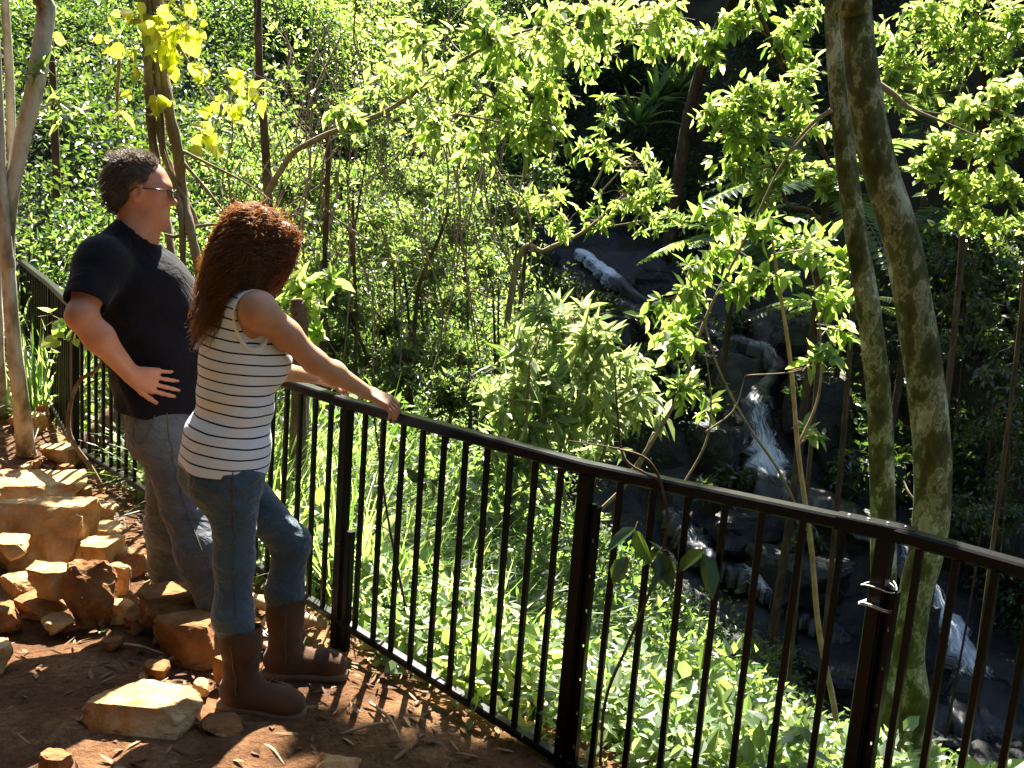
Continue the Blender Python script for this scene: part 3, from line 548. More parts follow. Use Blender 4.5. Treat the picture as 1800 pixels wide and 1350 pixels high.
# ---- twin leaning trunks at the right
m, N, L, B = mat_new('bark_mottled'); v = mapping(N, L, (1, 1, .55))
t = noise_tex(N, L, 7.5, 9, .66, v); r = ramp(N, [(0.36, (0.026, 0.026, 0.008)), (0.47, (0.078, 0.075, 0.022)), (0.52, (0.12, 0.125, 0.042)), (0.54, (0.32, 0.32, 0.2)), (0.575, (0.14, 0.125, 0.05)), (0.62, (0.44, 0.45, 0.32))]); L.new(t.outputs['Fac'], r.inputs['Fac'])
t3 = noise_tex(N, L, 24, 6, .7, v); mx = N.new('ShaderNodeMix'); mx.data_type = 'RGBA'; mx.blend_type = 'MULTIPLY'; mx.inputs['Factor'].default_value = .7; r3 = ramp(N, [(.3, (.4, .4, .35)), (.7, (1.3, 1.3, 1.2))])
L.new(t3.outputs['Fac'], r3.inputs['Fac']); L.new(r.outputs['Color'], mx.inputs[6]); L.new(r3.outputs['Color'], mx.inputs[7]); L.new(mx.outputs[2], B.inputs['Base Color']); B.inputs['Roughness'].default_value = .85; B.inputs['Specular IOR Level'].default_value = .25
b = N.new('ShaderNodeBump'); b.inputs['Strength'].default_value = .6; b.inputs['Distance'].default_value = .008; L.new(t3.outputs['Fac'], b.inputs['Height']); L.new(b.outputs['Normal'], B.inputs['Normal']); M['bark_mottled'] = m
def gz(p): return float(ground(np.array([p[0]]), np.array([p[1]]))[0])
def foot(p, dz=.15): return np.array([p[0], p[1], gz(p) - dz])
def tpts(px, Y): return [at(x, y, Y if np.isscalar(Y) else Y[i]) for i, (x, y) in enumerate(px)]
# crowns are built from blobs of leafy twigs
# ---- the two leaning trunks behind the fence
pts = tpts([(1500, -60), (1503, 20), (1518, 150), (1542, 280), (1584, 420), (1610, 560), (1630, 700), (1640, 830), (1632, 950), (1608, 1050), (1597, 1160), (1606, 1280)], 3.6)[::-1]
p = Plant('tree', 'stout leaning trunk with pale lichen patches behind the fence, nearer of the twin trunks', 'tree', foot(pts[0]), 'leaf_green', 'bark_mottled', seed=1, group='twin leaning trees')
top = [np.array(pts[-1]) + [-.1, .5, 1.4], np.array(pts[-1]) + [-.1, 1.6, 3.0], np.array(pts[-1]) + [.1, 2.8, 4.2]]
p.trunk([foot(pts[0], .3)] + pts + top, [.1, .063, .058, .06, .065, .067, .067, .065, .063, .06, .057, .055, .054, .05, .042, .03], 18, 90, wob=.012)
NEAR_SHADE = [((-.25, 7.62, 6.0), (.55, .22, .2)), ((.9, 7.15, 6.05), (.6, .35, .25)), ((-1.4, 7.6, 5.6), (.7, .5, .3)), ((-2.6, 7.0, 6.6), (.7, .4, .3))]  # crown blobs out of view, placed to shade the path
for c_, r_2 in NEAR_SHADE[:2] + NEAR_SHADE[3:]: p.blob(c_, r_2, 110, 16, .11, .06, limb=.03, tlen=.5)
p.limb(tpts([(1530, 140), (1570, 165), (1600, 190), (1660, 215), (1720, 240)], [3.65, 3.9, 4.1, 4.4, 4.6]), [.014, .011, .008, .005, .003])
p.limb(tpts([(1645, 880), (1625, 895), (1600, 870), (1588, 845)], [3.6, 3.62, 3.65, 3.7]), [.008, .006, .005, .003])
p.done()
pts = tpts([(1462, -60), (1466, 40), (1478, 200), (1500, 380), (1526, 540), (1545, 700), (1551, 860), (1553, 1000), (1556, 1180), (1562, 1300)], 4.25)[::-1]
p = Plant('tree', 'slimmer dark trunk just left of the stout lichened trunk', 'tree', foot(pts[0]), 'leaf_green', 'bark_mottled', seed=2, group='twin leaning trees')
p.trunk([foot(pts[0], .3)] + pts + [np.array(pts[-1]) + [-.2, .4, 1.5], np.array(pts[-1]) + [0, 1.5, 3.4]], [.085, .06, .057, .055, .053, .052, .049, .045, .04, .037, .035, .03, .02], 14, 80, wob=.012)
for c_, r_2 in (((-.6, 6.6, 7.6), (.8, .7, .4)),): p.blob(c_, r_2, 40, 14, .11, .055, limb=.025, tlen=.5)
p.limb(tpts([(1460, 195), (1430, 215), (1395, 255), (1375, 290)], [4.2, 4.5, 4.8, 5.0]), [.01, .008, .006, .004])
p.done()
# ---- left trunks
pts = tpts([(92, -60), (82, 20), (62, 150), (40, 240), (22, 330)], 5.6)[::-1]
p = Plant('tree', 'pale forked tree with smooth mottled bark at the left edge beside the rocks', 'tree', foot(on(45, 800)), 'leaf_green', 'bark_pale', seed=3)
P = p.trunk([on(50, 812, -.15), on(46, 795), at(36, 700, 5.7), at(24, 600, 5.65), at(16, 500, 5.6), at(14, 420, 5.6)] + pts + [np.array(pts[-1]) + [.5, .4, 1.6], np.array(pts[-1]) + [.4, 1.0, 3.2]], [.09, .058, .046, .042, .038, .037, .04, .044, .048, .047, .045, .04, .02], 14, 80, wob=.015)
p.trunk(tpts([(14, 470), (4, 330), (-2, 180), (-8, 60), (-14, -80)], 5.55), [.036, .026, .024, .022, .02], 10, 30, wob=.02)
p.trunk(tpts([(24, 330), (20, 230), (16, 120), (10, 20), (5, -80)], 5.75), [.028, .026, .024, .022, .02], 10, 30, wob=.02)
for c_, r_2 in (((-3.6, 6.8, 5.6), (.9, .8, .4)), ((-2.3, 7.2, 6.2), (.6, .5, .3))): p.blob(c_, r_2, 40, 14, .09, .045, limb=.02, tlen=.5)
px_blob(p, 130, 190, 5.9, 60, twigs=7, per=7, ln=.07, wd=.035, limb=.006); px_blob(p, 55, 130, 5.5, 40, twigs=4, per=5, ln=.08, wd=.045, limb=.005)
p.done()
p = Plant('tree', 'slender trunk rising at the far left corner behind the pale forked tree', 'tree', foot(on(0, 735)), 'leaf_green', 'bark_pale', seed=4)
p.trunk([on(4, 770, -.1), on(0, 735), at(-8, 600, 6.3), at(-16, 300, 6.3), at(-30, -80, 6.3)], [.09, .06, .05, .045, .04], 10, 40)
p.done()
# ---- hanging lianas with big yellow heart leaves
p = Plant('vine', 'ropy lianas hanging behind the man with large glowing yellow heart-shaped leaves', 'vine', foot(at(350, 700, 6.2)), 'leaf_yellow', 'liana', 'twig', seed=5)
for px, R in (([(246, -60), (258, 60), (262, 160), (270, 260), (292, 380), (305, 470), (330, 620)], [.03, .032, .03, .027, .026, .025, .024]), ([(262, -60), (270, 70), (280, 170), (286, 260), (300, 300), (318, 380), (322, 470)], [.022, .02, .02, .022, .026, .02, .02]), ([(272, -60), (284, 90), (296, 190), (313, 270), (320, 330), (334, 400), (348, 470), (356, 560), (360, 640)], [.03, .032, .034, .036, .03, .028, .027, .026, .026]), ([(266, 20), (256, 120), (274, 220), (302, 310), (345, 390), (312, 415), (290, 412)], [.01, .012, .012, .013, .014, .012, .008])):
    p.trunk(tpts(px, 6.1 + .06 * np.sin(np.arange(len(px)) * 2.0)), R, 9, 50, 'stem', .09)
for px in ([(280, 10), (320, 90), (355, 150), (390, 195)], [(300, 260), (360, 330), (400, 380)], [(210, 105), (206, 170), (208, 230)], [(320, 265), (360, 285), (430, 320), (480, 355)], [(330, 400), (380, 395), (400, 405)]): p.limb(tpts(px, 6.1), [.012, .01, .006, .004][:len(px)])
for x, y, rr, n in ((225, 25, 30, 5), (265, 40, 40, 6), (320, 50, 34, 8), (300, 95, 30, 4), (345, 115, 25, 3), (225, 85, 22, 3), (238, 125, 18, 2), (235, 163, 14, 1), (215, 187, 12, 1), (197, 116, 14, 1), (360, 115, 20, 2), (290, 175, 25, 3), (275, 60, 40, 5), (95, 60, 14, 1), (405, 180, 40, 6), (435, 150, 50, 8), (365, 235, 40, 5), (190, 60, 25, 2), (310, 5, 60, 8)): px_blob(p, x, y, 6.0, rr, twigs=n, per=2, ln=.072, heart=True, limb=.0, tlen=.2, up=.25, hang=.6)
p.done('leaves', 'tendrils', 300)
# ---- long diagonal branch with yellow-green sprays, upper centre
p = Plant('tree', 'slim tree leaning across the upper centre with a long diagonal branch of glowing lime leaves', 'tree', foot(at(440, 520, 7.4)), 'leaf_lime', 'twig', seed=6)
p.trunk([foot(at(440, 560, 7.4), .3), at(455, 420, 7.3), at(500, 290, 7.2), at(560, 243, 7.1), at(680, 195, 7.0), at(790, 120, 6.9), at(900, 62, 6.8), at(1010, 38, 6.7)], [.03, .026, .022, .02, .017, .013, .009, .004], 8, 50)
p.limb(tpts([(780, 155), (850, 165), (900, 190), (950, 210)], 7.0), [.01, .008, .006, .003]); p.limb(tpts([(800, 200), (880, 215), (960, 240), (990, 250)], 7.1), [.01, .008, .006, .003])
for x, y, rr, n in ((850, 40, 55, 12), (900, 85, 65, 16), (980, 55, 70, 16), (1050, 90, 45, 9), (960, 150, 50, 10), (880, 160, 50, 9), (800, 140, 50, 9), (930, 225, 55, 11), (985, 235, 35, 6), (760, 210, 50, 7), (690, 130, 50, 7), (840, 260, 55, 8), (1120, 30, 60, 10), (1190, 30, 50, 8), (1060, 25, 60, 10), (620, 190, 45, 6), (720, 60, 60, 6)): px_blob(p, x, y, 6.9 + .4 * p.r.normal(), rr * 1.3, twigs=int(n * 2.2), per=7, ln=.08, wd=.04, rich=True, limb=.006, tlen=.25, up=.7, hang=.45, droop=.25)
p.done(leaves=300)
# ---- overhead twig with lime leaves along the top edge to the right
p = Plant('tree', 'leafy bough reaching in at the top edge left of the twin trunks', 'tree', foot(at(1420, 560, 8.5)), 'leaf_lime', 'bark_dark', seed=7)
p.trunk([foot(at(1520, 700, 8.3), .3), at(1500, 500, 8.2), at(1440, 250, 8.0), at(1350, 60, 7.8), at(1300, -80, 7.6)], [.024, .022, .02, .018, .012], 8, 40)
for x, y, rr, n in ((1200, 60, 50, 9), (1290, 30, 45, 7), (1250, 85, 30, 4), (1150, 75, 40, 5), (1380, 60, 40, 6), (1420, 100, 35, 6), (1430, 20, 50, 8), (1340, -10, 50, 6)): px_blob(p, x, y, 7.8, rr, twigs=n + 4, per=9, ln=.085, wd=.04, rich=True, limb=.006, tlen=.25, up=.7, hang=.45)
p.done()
# ---- small tree with whorled leaves and pale stems, centre
p = Plant('shrub', 'pale-stemmed shrub with lime whorled leaves in front of the highest cascade', 'shrub', foot(at(900, 520, 10.5)), 'leaf_lime', 'twig', 'twig', seed=8)
p.trunk([foot(at(880, 560, 10.5), .2), at(905, 480, 10.4), at(960, 440, 10.3), at(1030, 405, 10.2), at(1110, 330, 10.1)], [.04, .035, .028, .02, .01], 7, 40)
p.limb(tpts([(1040, 335), (1062, 285), (1060, 220), (1062, 195)], 10.2), [.012, .01, .007, .004]); p.limb(tpts([(1045, 350), (1090, 300), (1120, 260)], 10.2), [.01, .008, .005]); p.limb(tpts([(1030, 405), (1120, 390), (1190, 375)], 10.2), [.012, .01, .005]); p.limb(tpts([(870, 520), (825, 470), (835, 420), (870, 380)], 10.3), [.016, .014, .012, .008])
for x, y, rr, n in ((1085, 265, 34, 10), (1125, 290, 38, 12), (1060, 215, 22, 5), (1065, 175, 16, 4), (1035, 265, 22, 5), (1150, 325, 40, 11), (1090, 340, 40, 9), (1130, 380, 45, 10), (1180, 390, 30, 6), (1050, 385, 45, 9), (990, 390, 45, 9), (960, 340, 45, 9), (920, 370, 45, 8)): px_blob(p, x, y, 10.1, rr, twigs=n, per=10, ln=.1, wd=.034, whorl=True, rich=True, limb=.006, tlen=.2, up=.8)
p.done()
# ---- dense fine-leaved thicket in the middle distance (separate bushes)
for i, (x, y, Y, rr, lab) in enumerate([(640, 330, 10.0, 150, 'dense fine-leaved bush under the diagonal branch, nearest the woman\'s head'), (780, 380, 10.6, 160, 'dense fine-leaved bush in the centre of the picture'), (700, 540, 9.4, 140, 'shaded small-leaved bush behind the woman\'s hand'), (840, 580, 9.4, 120, 'small-leaved bush left of the sunlit broad-leaved shrub'), (600, 600, 8.8, 110, 'shaded twiggy bush just right of the woman\'s chest'), (900, 300, 11.5, 110, 'fine-leaved bush beneath the lime sprays, right of centre'), (520, 380, 10.4, 120, 'fine-leaved bush just right of the woman\'s hair'), (760, 690, 8.6, 110, 'dark small-leaved bush above the rail right of the hand')]):
    g = foot(at(x, y + rr * .9, Y)); p = Plant('bush', lab, 'bush', g, 'leaf_green', 'bark_dark', 'twig', group='fine-leaved bushes in the gully', seed=20 + i)
    r = p.r
    for k in range(3): q = at(x + r.uniform(-.5, .5) * rr, y - rr * .7, Y); p.trunk([g + [r.normal() * .1, 0, -.1], (g + q) / 2 + r.normal(size=3) * .12, q], [.028, .02, .008], 6, 24, 'trunk')
    for k in range(9):
        a = r.uniform(0, 6.28); q = math.sqrt(r.uniform(0, 1)); px_blob(p, x + rr * q * math.cos(a), y + rr * q * math.sin(a), Y + r.uniform(-.5, .5), rr * .45, twigs=55, per=11, ln=.055, wd=.026, limb=.007, tlen=.3, up=.6, bias=.1)
    p.done()
# thin upright trunks in the thicket
for i, (px, Y, R, lab) in enumerate([([(452, -60), (456, 120), (466, 250), (474, 420), (478, 560)], 8.6, .042, 'straight mossy trunk behind the woman\'s head, left of the thicket'), ([(578, 240), (575, 350), (570, 480), (566, 620)], 8.2, .028, 'thin dark stem right of the woman\'s shoulder'), ([(85, 40), (92, 120), (95, 200), (100, 330)], 10, .04, 'thin trunk in the shadow right of the pale forked tree'), ([(800, 330), (775, 410), (745, 480), (730, 560)], 8.8, .02, 'thin reddish stem slanting through the central thicket'), ([(620, 340), (622, 450), (626, 600)], 8.5, .018, 'very thin stem in the thicket above the rail')]):
    P = tpts(px, Y)[::-1]; p = Plant('sapling', lab, 'sapling', foot(P[0]), 'leaf_green', 'bark_dark', seed=40 + i)
    p.trunk([foot(P[0], .2)] + P, [R * 1.2, R, R * .9, R * .8, R * .7], 8, 40, wob=.03)
    for k in range(4): q = P[-1 - k % len(P)]; p.blob(q + p.r.normal(size=3) * .3, .3, 8, 7, .07, .035, limb=.006, tlen=.25)
    p.done()
# ---- broad-leaved shrub in full sun, centre
p = Plant('shrub', 'sunlit shrub with long whorled pale-green leaves rising above the rail in the centre', 'shrub', foot(at(1010, 900, 6.6)), 'leaf_cover', 'twig', 'twig', seed=9)
for a in (([(1000, 930), (985, 800), (1000, 690), (1010, 560)]), ([(1010, 920), (1060, 800), (1080, 680)]), ([(990, 930), (930, 800), (930, 640)]), ([(1020, 930), (1110, 840), (1150, 760)]), ([(980, 930), (890, 830), (850, 760)])): p.trunk(tpts(a, 6.5 + .2 * p.r.normal()), [.016, .013, .011, .006][:len(a)], 6, 24, 'stem')
for x, y, rr, n in ((1005, 555, 40, 12), (960, 560, 40, 10), (1050, 585, 40, 10), (940, 610, 45, 10), (990, 625, 50, 13), (1060, 640, 55, 14), (1110, 660, 50, 12), (930, 680, 55, 14), (1000, 690, 60, 16), (1080, 710, 60, 15), (1140, 720, 40, 8), (960, 750, 55, 12), (1050, 770, 50, 10), (880, 700, 40, 8), (900, 760, 45, 9), (930, 810, 40, 7), (870, 770, 30, 5)): px_blob(p, x, y, 6.5 + .35 * p.r.normal(), rr * 1.15, twigs=int(n * 1.3), per=9, ln=.12, wd=.036, whorl=True, rich=True, limb=.005, tlen=.2, up=.9, droop=.3, bias=.2)
p.done(leaves=300)
# ---- open sapling in front of the falls
p = Plant('sapling', 'open many-stemmed sapling with mid-green oval leaves in front of the waterfall', 'sapling', foot(at(1480, 1330, 5.0)), 'leaf_lime', 'stick', 'twig', seed=10)
p.trunk([foot(at(1488, 1380, 5.0), .1), at(1470, 1270, 5.0), at(1440, 1110, 5.0), at(1426, 960, 5.0), at(1404, 800, 5.0), at(1390, 640, 5.0), at(1366, 480, 5.0), at(1352, 380, 5.0)], [.018, .016, .015, .014, .012, .011, .008, .004], 7, 60)
for px, R in (([(1418, 930), (1370, 830), (1310, 740), (1260, 640), (1225, 520), (1190, 460)], .009), ([(1090, 860), (1150, 770), (1200, 680), (1240, 560), (1300, 440), (1330, 380), (1380, 280), (1460, 190)], .011), ([(1400, 790), (1440, 690), (1440, 560), (1420, 440)], .008), ([(1190, 870), (1240, 780), (1250, 700), (1240, 620)], .007), ([(1240, 760), (1290, 720), (1310, 660)], .005)): p.limb(tpts(px, 5.1 + .25 * p.r.normal()), [R, R * .85, R * .6, R * .35], 30, 6)
for x, y, rr, n in ((1210, 520, 40, 7), (1175, 600, 40, 7), (1180, 560, 40, 7), (1230, 470, 45, 7), (1290, 510, 45, 7), (1200, 680, 40, 6), (1350, 480, 50, 8), (1400, 420, 60, 9), (1330, 400, 55, 9), (1440, 520, 55, 8), (1450, 620, 45, 6), (1280, 440, 50, 8), (1250, 370, 50, 7), (1450, 440, 60, 8), (1150, 545, 30, 4), (1480, 580, 40, 5), (1440, 760, 35, 4), (1240, 715, 35, 4), (1480, 480, 50, 6)): px_blob(p, x, y, 5.1 + .35 * p.r.normal(), rr, twigs=int(n * 1.2), per=7, ln=.075, wd=.036, rich=True, limb=.004, tlen=.16, up=.9, hang=.2, bias=-.15)
p.done(leaves=300)
p = Plant('shrub', 'bright leafy shrub high on the bank left of the twin trunks', 'shrub', foot(at(1330, 480, 6.8)), 'leaf_lime', 'bark_dark', 'twig', seed=11)
p.trunk([foot(at(1470, 640, 6.8), .2), at(1445, 500, 6.8), at(1380, 350, 6.8), at(1330, 200, 6.8)], [.016, .014, .011, .005], 7, 30)
for x, y, rr, n in ((1290, 180, 45, 9), (1340, 150, 45, 9), (1400, 170, 45, 9), (1330, 230, 60, 13), (1270, 230, 50, 10), (1420, 220, 45, 9), (1290, 290, 50, 9), (1380, 290, 60, 12), (1450, 300, 45, 8), (1250, 190, 35, 5), (1420, 130, 35, 6), (1330, 340, 60, 10)): px_blob(p, x, y, 6.8, rr, twigs=int(n * 1.6), per=8, ln=.075, wd=.034, rich=True, limb=.005, tlen=.2, up=.8)
p.done()
# ---- ferns
for i, (x, y, Y, ln, nf, leaf, aim, lab) in enumerate([(1455, 335, 10.5, 1.5, 13, 'leaf_fern', (-.6, -.5), 'sunlit tree fern with long feathery fronds left of the twin trunks'), (1290, 425, 14, 1.6, 10, 'leaf_fern', (-.3, -.5), 'spreading fern below the bright shrub near the twin trunks'), (1610, 420, 13, 1.8, 12, 'leaf_fern', (.4, -.5), 'shaded blue-green tree fern right of the twin trunks'), (1640, 200, 15, 1.9, 11, 'leaf_fern', (.3, -.5), 'fern on the bank behind the upper right boughs'), (1480, 540, 14, 1.3, 10, 'leaf_fern', (-.3, -.4), 'small fern in shade behind the slimmer trunk'), (670, 70, 16, 1.3, 12, 'leaf_fern', (-.4, -.6), 'large pale fern high at the top left of centre')]):
    c = at(x, y, Y)
    if i == 5: c[2] = gz(c) + .35
    p = Plant('fern', lab, 'fern', foot(c), leaf, 'bark_dark', 'twig', seed=60 + i); p.trunk([foot(c), (foot(c) + c) / 2 + [.05, 0, 0], c], [.05, .045, .04], 8, 12)
    for k in range(nf):
        a = 6.283 * k / nf + p.r.normal() * .2; d = np.array([math.cos(a) + aim[0], math.sin(a) + aim[1], .55 + .25 * p.r.normal()]); p.frond(c, d, ln * p.r.uniform(.75, 1.1), 26, .2 * ln, .45)
    p.done('fronds', 'stalks')
for i, (x, y, Y, lab) in enumerate([(1150, 185, 19.5, 'bird\'s-nest fern glowing green in the dark ravine, the middle one'), (1195, 165, 19.8, 'bird\'s-nest fern at the right in the dark ravine'), (1120, 225, 19.2, 'bird\'s-nest fern lowest in the dark ravine'), (1240, 90, 21, 'bird\'s-nest fern high in the dark ravine')]):
    c = at(x, y, Y); p = Plant('nest_fern', lab, 'fern', c, 'leaf_fern', seed=70 + i, group='bird\'s-nest ferns in the ravine'); p.strap(c, 34, 1.0, .13, 1.1, .45, 6); p.done('fronds')
# ---- right-hand sprays
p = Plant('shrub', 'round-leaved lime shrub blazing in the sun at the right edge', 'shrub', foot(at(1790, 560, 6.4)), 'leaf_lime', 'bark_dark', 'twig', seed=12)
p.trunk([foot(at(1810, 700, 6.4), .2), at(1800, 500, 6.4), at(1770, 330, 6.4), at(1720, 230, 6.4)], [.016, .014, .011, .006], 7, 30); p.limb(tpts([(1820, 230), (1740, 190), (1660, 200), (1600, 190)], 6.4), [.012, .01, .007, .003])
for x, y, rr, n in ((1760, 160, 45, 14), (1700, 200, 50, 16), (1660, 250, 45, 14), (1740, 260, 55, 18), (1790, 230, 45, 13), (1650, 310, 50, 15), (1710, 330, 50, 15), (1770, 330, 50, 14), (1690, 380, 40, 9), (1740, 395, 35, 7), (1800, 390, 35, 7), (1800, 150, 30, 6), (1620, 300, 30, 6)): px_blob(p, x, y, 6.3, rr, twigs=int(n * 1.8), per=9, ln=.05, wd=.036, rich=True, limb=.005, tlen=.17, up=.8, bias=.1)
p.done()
p = Plant('tree', 'airy small-leaved tree filling the top right corner', 'tree', foot(at(1760, 500, 8.8)), 'leaf_lime', 'bark_dark', 'twig', seed=13)
p.trunk([foot(at(1700, 640, 8.8), .2), at(1690, 450, 8.8), at(1660, 300, 8.8), at(1700, 120, 8.7), at(1720, -60, 8.6)], [.03, .027, .023, .018, .012], 8, 40); p.limb(tpts([(1540, 150), (1600, 120), (1660, 100), (1720, 60)], 8.6), [.012, .012, .01, .005])
for x, y, rr, n in ((1570, 60, 60, 12), (1640, 40, 60, 13), (1720, 50, 65, 13), (1780, 60, 55, 11), (1600, 110, 55, 11), (1680, 110, 55, 10), (1750, 110, 45, 8), (1560, 140, 40, 7), (1620, 10, 60, 10), (1700, -10, 60, 10), (1570, 190, 40, 5), (1790, 10, 50, 8), (1640, 140, 40, 6)): px_blob(p, x, y, 8.6, rr, twigs=int(n * 1.7), per=9, ln=.08, wd=.036, limb=.006, tlen=.24, up=.7, hang=.3)
p.done()
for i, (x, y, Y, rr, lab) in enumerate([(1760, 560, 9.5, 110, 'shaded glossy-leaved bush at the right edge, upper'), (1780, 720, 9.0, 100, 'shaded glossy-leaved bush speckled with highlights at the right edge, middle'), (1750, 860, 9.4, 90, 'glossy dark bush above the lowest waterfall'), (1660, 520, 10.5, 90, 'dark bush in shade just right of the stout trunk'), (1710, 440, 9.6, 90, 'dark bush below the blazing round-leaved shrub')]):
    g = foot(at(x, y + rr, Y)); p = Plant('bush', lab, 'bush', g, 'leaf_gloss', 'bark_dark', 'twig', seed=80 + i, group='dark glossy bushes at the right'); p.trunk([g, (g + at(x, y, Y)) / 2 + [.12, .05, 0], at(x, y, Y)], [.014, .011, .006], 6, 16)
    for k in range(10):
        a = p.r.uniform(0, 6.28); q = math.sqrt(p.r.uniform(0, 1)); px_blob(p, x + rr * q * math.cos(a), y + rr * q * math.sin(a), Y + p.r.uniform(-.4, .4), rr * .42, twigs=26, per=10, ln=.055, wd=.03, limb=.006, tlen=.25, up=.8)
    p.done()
for i, (x, y, Y, rr, lab) in enumerate([(1455, 690, 13.9, 60, 'dark bush added to darken the rock right of the narrow fall'), (1230, 705, 13.9, 55, 'dark bush added to darken the rock left of the narrow fall'), (1490, 840, 12.9, 55, 'dark bush added to darken the boulders behind the slimmer trunk'), (1150, 560, 15.6, 55, 'dark bush added to darken the rock face left of the middle cascade'), (1300, 560, 15.9, 45, 'dark bush added to darken the rock above the middle cascade'), (1400, 960, 12.0, 45, 'low dark bush added to darken the rock between the lower streams'), (1270, 850, 12.8, 45, 'low dark bush added to darken the rock beside the splash pool')]):  # dark bushes added to screen grey rock and darken the gully
    g = foot(at(x, y + rr * .6, Y)); p = Plant('bush', lab, 'bush', g, 'leaf_gloss', 'bark_dark', 'twig', seed=180 + i, group='dark bushes added to darken the creek boulders'); p.trunk([g, (g + at(x, y, Y)) / 2 + [.05, 0, 0], at(x, y, Y)], [.016, .012, .006], 6, 12)
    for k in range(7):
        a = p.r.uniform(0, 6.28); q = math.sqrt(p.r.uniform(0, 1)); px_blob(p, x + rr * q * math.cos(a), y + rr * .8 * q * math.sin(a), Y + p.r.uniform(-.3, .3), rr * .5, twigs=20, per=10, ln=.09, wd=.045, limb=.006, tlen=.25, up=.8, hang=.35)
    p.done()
# ---- plants just beyond the fence
p = Plant('shrub', 'small broad-leaved shrub glowing beside the woman\'s face', 'shrub', foot(at(545, 700, 5.6)), 'leaf_lime', 'twig', seed=14)
p.trunk([foot(at(545, 760, 5.6)), at(540, 600, 5.6), at(535, 500, 5.6)], [.016, .012, .005], 6, 16, 'stem')
for x, y, rr, n in ((520, 500, 30, 6), (555, 490, 30, 6), (585, 495, 20, 3), (540, 530, 30, 4), (510, 560, 30, 4), (560, 600, 30, 4)): px_blob(p, x, y, 5.6, rr, twigs=n, per=6, ln=.09, wd=.045, rich=True, limb=.004, tlen=.12, up=.8)
p.done(leaves=300)
log('stump', 'broken brown stump standing behind the woman\'s shoulder', [foot(at(530, 720, 5.4)), at(527, 600, 5.4), at(524, 545, 5.4), at(521, 525, 5.4)], [.05, .045, .045, .03], 'log', cat='stump')
p = Plant('strap_plant', 'dark strap-leaved plant standing left of the sunlit shrub', 'plant', foot(at(905, 720, 7.0)), 'leaf_dark', seed=15); p.trunk([foot(at(905, 760, 7.0)), at(905, 640, 7.0)], [.02, .015], 6, 10, 'stem'); p.strap(at(905, 650, 7.0), 26, .5, .045, 1.2, .4, 5); p.done('leaves')
for i, (x, y, Y, ln, lab) in enumerate([(60, 470, 7.0, .8, 'strap-leaved tussock at the left edge behind the far fence'), (120, 470, 7.4, .8, 'strap-leaved tussock left of the man\'s shoulder'), (175, 420, 8.4, .8, 'tussock seen between the pale tree and the man\'s head'), (380, 470, 7.2, 1.0, 'tussock of arching blades between the two people'), (330, 440, 7.8, 1.0, 'tussock just right of the man\'s chin'), (30, 420, 8.6, .9, 'tall tussock behind the pale forked tree')]):
    c = foot(at(x, y, Y), 0); c[2] = c[2]; p = Plant('grass_tussock', lab, 'grass', c, 'leaf_grass', seed=90 + i, group='strap-leaved tussocks'); p.strap(c, 170, ln, .022, 1.0, .6, 6, .2); p.done('blades')
# thin vines twining on the fence
p = Plant('vine', 'thin dark vine twining up the balusters with a few broad leaves', 'vine', foot(at(1120, 1330, 2.8)), 'leaf_dark', 'bark_dark', seed=16)
p.trunk(tpts([(1055, 1345), (1065, 1230), (1105, 1130), (1150, 1020), (1172, 930), (1165, 860), (1140, 810), (1090, 790), (1000, 775)], 2.82), [.005, .005, .005, .004, .004, .004, .004, .003, .002], 5, 60, 'stem'); p.trunk(tpts([(1180, 850), (1130, 830), (1095, 800), (1085, 720), (1080, 640)], 2.85), [.004, .004, .004, .003, .002], 5, 40, 'stem')
for x, y, n in ((1160, 965, 3), (1120, 920, 1), (1180, 985, 1), (1110, 980, 1), (1240, 960, 1)): px_blob(p, x, y, 2.78, 18, twigs=n, per=2, ln=.085, wd=.042, rich=True, limb=0, tlen=.06, hang=.7)
p.done('leaves', 'tendrils', 300)
p = Plant('vine', 'thin stem with small leaves climbing the fence in front of the dark gully', 'vine', foot(at(700, 1130, 3.6)), 'leaf_dark', 'bark_dark', seed=17)
p.trunk(tpts([(725, 1120), (705, 1030), (680, 900), (664, 780), (652, 700)], 3.75), [.006, .006, .005, .004, .003], 5, 40, 'stem')
for x, y, n in ((750, 850, 4), (830, 870, 3), (820, 1060, 3), (790, 1000, 2)): px_blob(p, x, y, 3.5, 26, twigs=n, per=3, ln=.06, wd=.034, rich=True, limb=0, tlen=.1)
p.done('leaves', 'tendrils', 300)
p = Plant('vine', 'green vine looping over the balusters behind the man\'s elbow', 'vine', foot(at(165, 880, 5.2)), 'leaf_lime', 'log', seed=18)
p.trunk(tpts([(200, 900), (165, 830), (125, 770), (122, 720), (140, 670), (170, 650), (185, 620)], 5.35), [.012, .013, .013, .012, .011, .01, .006], 6, 50, 'stem')
for x, y, n in ((90, 560, 3), (110, 580, 3), (95, 620, 2), (130, 600, 2)): px_blob(p, x, y, 5.6, 26, twigs=n, per=2, ln=.06, heart=True, limb=0, tlen=.12)
p.done('leaves', 'tendrils', 300)
